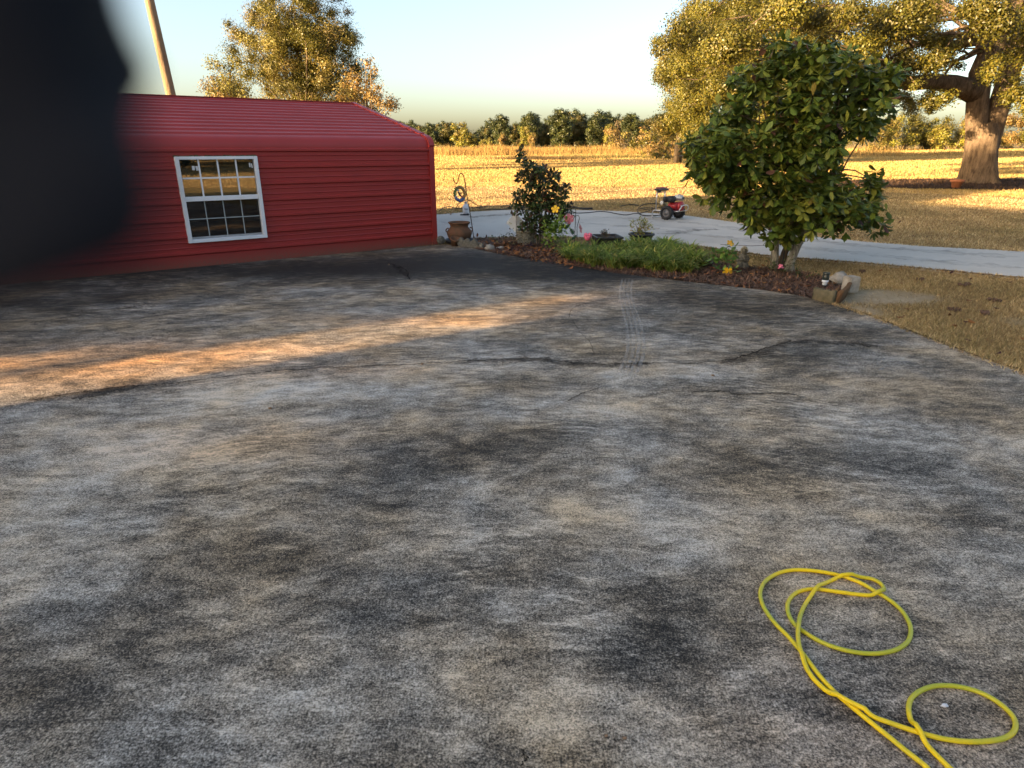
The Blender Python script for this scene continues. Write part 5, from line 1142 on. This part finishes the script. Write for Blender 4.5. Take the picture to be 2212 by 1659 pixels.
# pink rose at the garden tree's foot
b = G(1672, 587); rs_ = sprig('rose_plant', (b.x, b.y - .12, -.01), 'thin rose plant with one pink bloom at the foot of the garden tree', 'plant', [[(0,0,0),(random.uniform(-.08,.08),0,.08),(random.uniform(-.2,.28),random.uniform(-.05,.05),random.uniform(.12,.26))] for _ in range(12)], [((random.uniform(-.15,.25),random.uniform(-.05,.05),random.uniform(.04,.2)),14,.035) for _ in range(14)], .032, [(.06,.10,.03),(.09,.13,.04),(.05,.08,.025)], sd_=12)
ros = MB()
for k in range(11): ros.ball((.0 + .022 * math.cos(k * 2.4) * (k / 11) , -.07 + .012 * math.sin(k * 2.4), .12 + .018 * math.sin(k * 2.4) * (k / 11)), (.019, .014, .014), 8, 6, Euler((k, k * .7, 0)).to_matrix())
ros.ball((.03, -.07, .10), (.018, .012, .012), 8, 6); ros.ball((-.02, -.07, .095), (.016, .012, .012), 8, 6); ros.build('bloom', pink, rs_, True)
b = G(1733, 602); sprig('small_weed', (b.x, b.y, -.005), 'low green weed in the mulch right of the garden tree', 'plant', [[(0,0,0),(.02,0,.04),(.05,0,.07)],[(0,0,0),(-.03,0,.04),(-.07,0,.06)]], [((random.uniform(-.12,.12),0,random.uniform(.02,.07)),10,.03) for _ in range(6)], .04, [(.07,.11,.03),(.1,.12,.04)], sd_=13)
# solar path light
b = G(1780, 622); so = empty('solar_light', (b.x, b.y, -.01), 0, 'short black solar path light with a white ring in the mulch bed corner', 'path light')
s = PXS(622); r = 7.0 * s
m = MB(); m.lathe([(r*.5, 0), (r*.55, .03), (r*.62, .045)], n=18); m.build('foot', black, so, True)
m = MB(); m.lathe([(r*.6, .045), (r*.72, .05), (r*.72, .075), (r*.6, .085)], n=18); m.build('lens', mat('clear_lens', (.55, .62, .68), (.25, .3, .34), 40, .2, .6), so, True)
m = MB(); m.lathe([(r*.9, .085), (r*.98, .087), (r*.98, .107), (r*.9, .109)], n=20); m.build('white_ring', mat('white_ring', (.75, .82, .88), None, 20, .4), so, True)
m = MB(); m.lathe([(r*.92, .109), (r, .113), (r*1.0, .16), (r*.93, .165), (r*.95, .172), (r*1.02, .178), (r*1.02, .195), (r*.9, .20), (.0001, .202)], n=20); m.build('cap', mat('black_green_cap', (.025, .035, .03), None, 20, .35, .5), so, True)
# curved edging log and square block at the bed's corner
b = G(1800, 652); lg = empty('curved_edging', (0, 0, 0), 0, 'curved brown concrete edging piece at the right tip of the mulch bed', 'edging')
rust_st = mat('rusty_edging', (.20, .10, .05), (.10, .075, .045), 12, .95, .1, 0, .8, .02); gst = mat('mossy_edging', (.20, .165, .10), (.11, .10, .06), 14, .95, .1, 0, .8, .02)
p0, p1 = G(1773, 648), G(1818, 618)
def slabwall(pa, pb, h0, h1, th, name, m_, parent, bow=.0, tilt=0):
    m = MB(); N = 10; d = (pb - pa); d.z = 0; L = d.length; d.normalize(); sN = Vector((-d.y, d.x, 0)); V = []
    for i in range(N + 1):
        t = i / N; c = pa + d * L * t + sN * (bow * math.sin(math.pi * t)); h = h0 + (h1 - h0) * t + .008 * math.sin(i * 2.1)
        for sg, z in ((-1, -.05), (1, -.05), (1, h * .92), (.5, h), (-.5, h), (-1, h * .92)): V.append(c + sN * sg * th / 2 + sN * tilt * max(0, z) + Vector((0, 0, z)))
    F = [(i * 6 + a, i * 6 + (a + 1) % 6, i * 6 + 6 + (a + 1) % 6, i * 6 + 6 + a) for i in range(N) for a in range(6)] + [tuple(range(6)), tuple(reversed(range(N * 6, N * 6 + 6)))]
    m.add(V, F); return m.build(name, m_, parent, True)
def Gz(u, v): p = G(u, v); return Vector((p.x, p.y, 0))
slabwall(Gz(1758, 645), Gz(1800, 656), .13, .14, .06, 'front_piece', gst, lg, -.02); slabwall(Gz(1801, 655), Gz(1826, 622), .14, .11, .05, 'side_piece', rust_st, lg, -.03, -.35)
lg2 = empty('edging_block', Gz(1843, 632), .25, 'pale square concrete block standing on the bare sand by the bed corner', 'block')
s = PXS(632); m = MB(); m.box((0, .06, .09), (27 * s, .14, .185), bev=.012); m.build('block', pale, lg2)
m = MB(); m.ball((-.14, .0, .03), (.03, .08, .05), 8, 6, Euler((.3, .4, -.4)).to_matrix(), jit=.4); o = m.build('bark_chunk', rust_st, None); o.location = Gz(1832, 636); tag(o, 'small bark chunk leaning between the edging piece and the pale block', 'bark')
lg3 = MB(); lg3.ball((0, 0, .05), (.13, .08, .09), 10, 8, jit=.5, seed=8); o = lg3.build('rock', pale, None, True); o.location = Gz(1812, 612); tag(o, 'tan rock behind the curved edging piece', 'rock', 'loose rocks in the garden bed')
# thin dark string from the garden tree's stems towards the hibiscus
pA = G(1685, 585) + Vector((0, 0, .36)); pB = G(1560, 585) + Vector((.0, .2, .33)); m = MB(); m.tube([pA, (pA + pB) / 2 - Vector((0, 0, .02)), pB], .003, 5); tag(m.build('string', iron, None), 'thin dark line stretched left from the garden tree stems', 'line')
m = MB(); p = G(1687, 584); m.tube([(p.x, p.y - .02, 0), (p.x + .0, p.y - .02, .75)], .011, 6); tag(m.build('support_stake', black, None), 'thin black stake standing between the garden tree stems', 'stake')

# ------------------------------------------------------------------ pressure washer on the driveway
b = G(1452, 472.5); pw = empty('pressure_washer', (b.x, b.y, -.006), R(44), 'red and black engine pressure washer on two fat wheels on the driveway', 'pressure washer')
RW = .158
for sg in (-1, 1):
    m = MB(); Mx = Euler((0, R(90), 0)).to_matrix()
    m.lathe([(RW*.60, -.045), (RW*.9, -.05), (RW*.98, -.035), (RW, -.01), (RW, .01), (RW*.98, .035), (RW*.9, .05), (RW*.60, .045), (RW*.60, -.045)], (sg * .26, 0, RW), 28, Mx, cap=False); ty = m.build('wheel', rubber, pw, True)
    m = MB(); m.lathe([(.0001, -.03), (RW*.25, -.034), (RW*.3, -.02), (RW*.5, -.015), (RW*.61, -.035), (RW*.61, .035), (RW*.5, .015), (RW*.3, .02), (RW*.25, .034), (.0001, .03)], (sg * .26, 0, RW), 22, Mx); m.build('rim', mat('dark_rim', (.13, .13, .135), None, 20, .4, .5, .3) if sg < 0 else bpy.data.materials['dark_rim'], ty, True)
    m = MB()
    for k in range(22):
        a = k * 2 * math.pi / 22; m.box((sg * .26, RW * .99 * math.sin(a), RW + RW * .99 * math.cos(a)), (.085, .016, .012), (-a, 0, .25 * (-1) ** k))
    m.build('tread', rubber, ty)
m = MB(); tb = .0135
m.tube([(-.2, 0, RW), (.2, 0, RW)], .012, 8)
for sg in (-1, 1):
    m.tube(smooth_path([(sg*.17, -.26, .20), (sg*.17, 0, .19), (sg*.17, .30, .19), (sg*.17, .42, .18), (sg*.17, .46, .10), (sg*.17, .44, .02)], 5), tb, 8)
    m.tube([(sg*.17, .36, .19), (sg*.17, .37, .45), (sg*.17, .36, .63)], tb, 8)
m.tube(smooth_path([(-.17, .44, .02), (-.1, .45, .016), (.1, .45, .016), (.17, .44, .02)], 4), tb, 8); m.tube([(-.17, .36, .60), (.17, .36, .60)], tb, 8)
m.tube(smooth_path([(-.17, -.26, .20), (-.17, -.30, .26), (-.10, -.31, .33), (.10, -.31, .33), (.17, -.30, .26), (.17, -.26, .20)], 5), tb, 8); m.build('frame', steel, pw, True)
m = MB(); m.box((0, -.03, .195), (.32, .42, .012), bev=.003); m.build('base_plate', steel, pw)
m = MB(); m.box((0, -.05, .30), (.24, .26, .18), bev=.03); m.build('engine_block', mat('engine_red', (.38, .018, .02), (.28, .015, .018), 8, .35, .5), pw, True)
rd = bpy.data.materials['engine_red']
m = MB(); Mx = Euler((R(90), 0, 0)).to_matrix(); m.lathe([(.115, -.02), (.12, .0), (.115, .03), (.09, .05), (.06, .055), (.0001, .055)], (.02, -.19, .30), 24, Mx); m.build('fan_cover', rd, pw, True)
m = MB(); m.tube([(-.06, -.245, .34), (-.06, -.25, .26)], .012, 8); m.build('starter_grip', steel, pw)
m = MB(); m.box((-.13, -.02, .465), (.15, .17, .145), bev=.025); m.build('air_filter', black, pw, True)
m = MB(); m.box((-.13, .13, .455), (.14, .11, .13), bev=.025); m.build('muffler_guard', black, pw, True)
m = MB(); m.box((.12, -.06, .485), (.20, .24, .12), bev=.04); m.build('fuel_tank', mat('grey_tank', (.56, .57, .53), (.48, .49, .46), 8, .4), pw, True)
m = MB(); m.lathe([(.035, .54), (.035, .565), (.0001, .57)], (.12, -.06, 0), 14); m.build('fuel_cap', mat('grey_cap', (.3, .3, .31), None, 10, .5), pw, True)
m = MB(); m.box((.12, -.182, .48), (.10, .006, .05)); m.build('tank_label', mat('dark_label', (.06, .065, .06), None, 40, .5), pw)
m = MB(); m.box((-.02, .26, .29), (.16, .14, .12), bev=.02); m.tube([(-.02, .26, .35), (-.02, .26, .42)], .02, 8); m.build('pump', mat('brass_pump', (.30, .21, .09), (.18, .14, .08), 20, .4, .5, .6), pw, True)
m = MB(); m.lathe([(.045, -.01), (.045, .012), (.0001, .014)], (-.12, .24, .37), 16, Euler((0, R(-90), 0)).to_matrix()); m.build('gauge', mat('gauge_face', (.7, .7, .66), None, 20, .4), pw, True)
m = MB(); m.box((-.0, .36, .655), (.42, .16, .035), (R(6), 0, 0), bev=.012); m.tube([(-.24, .30, .64), (-.18, .36, .655)], .018, 8); m.ball((-.15, .31, .625), (.05, .03, .03), 8, 6); m.build('accessory_tray', black, pw, True)
m = MB(); m.tube(smooth_path([(-.19, .38, .69), (-.1, .30, .70), (.1, .30, .70), (.19, .38, .69), (.1, .43, .70), (-.1, .43, .70), (-.19, .38, .69)], 5), .013, 7); m.build('coiled_cord', mat('faded_red_hose', (.42, .14, .11), None, 20, .6), pw, True)
m = MB(); m.tube([(-.2, .28, .668), (.2, .30, .668)], .014, 8); m.build('spray_gun', mat('gun_grey', (.12, .13, .16), None, 20, .45), pw, True)
# its hoses
Ym = b.y + .3
hosecurve('pressure_hose', [(1436,447,Ym),(1425,442,Ym),(1404,441,Ym),(1388,444,Ym),(1378,452),(1379,461),(1390,466.5),(1405,467),(1420,466.5),(1432,463.5),(1424,459),(1408,456)], .0125, rubber, 'black pressure hose looping out to the left of the pressure washer', 'hose')
hosecurve('supply_hose', [(1436,451,Ym),(1418,450,Ym),(1402,456,Ym+.1),(1385,461),(1370,462),(1352,465),(1335,463),(1315,459),(1295,457.5),(1270,460),(1245,461),(1222,460)], .0105, rubber, 'thin dark hose snaking left from the pressure washer across the driveway', 'hose')
hosecurve('black_hose', [(1222,449),(1240,451),(1258,453),(1280,453)], .03, rubber, 'thick black hose along the far driveway edge right of the dark shrub', 'hose', -.0)
hosecurve('black_hose', [(1338,447),(1352,444),(1366,443),(1380,445)], .014, rubber, 'short black hose on the grass left of the pressure washer', 'hose', .0)
hosecurve('black_hose', [(1382,452),(1395,449),(1412,450),(1398,453),(1388,452)], .012, rubber, 'small dark hose coil on the grass edge inside the big hose loop', 'hose', .0)
# terracotta pot at the oak's mulch ring
p = Vector((17.37, 26.12, terrain(17.37, 26.12) + .03)); tp = empty('flower_pot', p, 0, 'small empty terracotta pot at the edge of the oak mulch ring', 'pot')
m = MB(); m.lathe([(.14, 0), (.20, .24), (.25, .245), (.25, .33), (.22, .33), (.19, .2), (.0001, .19)], n=22); m.build('pot', mat('terracotta', (.36, .13, .06), None, 9, .85), tp, True)

# ------------------------------------------------------------------ dark soft flap close to the lens, its real kind unknown
blobm = mat('near_black_matte', (.006, .0062, .0075), (.010, .0105, .013), 60, .95, .1, 0, .1, .001)
RIM = [(-500,-330,0.0558),(-100,-330,0.0558),(225,-200,0.0558),(250,-60,0.0558),(272,20,0.0549),(296,80,0.0540),(320,125,0.0522),(334,158,0.0504),(326,190,0.0477),(310,225,0.0441),(308,270,0.0405),(322,320,0.0369),(345,370,0.0333),(358,440,0.0306),(346,520,0.0288),(302,580,0.0279),(216,622,0.0270),(110,660,0.0270),(0,700,0.0270),(-120,730,0.0288),(-330,740,0.0306),(-520,600,0.0360),(-560,200,0.0468)]
def blob():
    C0 = Vector((0, 0, EYE)); P = [C0 + ray(u, v).normalized() * d for u, v, d in RIM]; ctr = sum(P, Vector()) / len(P); N = len(P); V = []; F = []
    rings = (1.0, .93, .75, .45, .2); back = []
    for side in (0, 1):
        for k, q in enumerate(rings):
            for p in P:
                x = ctr.lerp(p, q); bulge = .0035 * math.sqrt(max(0, 1 - q ** 4)); dirv = (x - C0).normalized(); V.append(x + dirv * (bulge if side else -bulge))
        V.append(ctr + (ctr - C0).normalized() * (.0035 if side else -.0035))
    K = N * len(rings) + 1
    for side in (0, 1):
        o = side * K
        for k in range(len(rings) - 1):
            for i in range(N): F.append((o + k * N + i, o + k * N + (i + 1) % N, o + (k + 1) * N + (i + 1) % N, o + (k + 1) * N + i))
        for i in range(N): F.append((o + (len(rings) - 1) * N + i, o + (len(rings) - 1) * N + (i + 1) % N, o + K - 1))
    m = MB(); m.add(V, F); o = m.build('dark_blob', blobm, None, True); tag(o, 'near black blurred soft flap close before the lens, hiding the shed left end', 'blob')
blob()
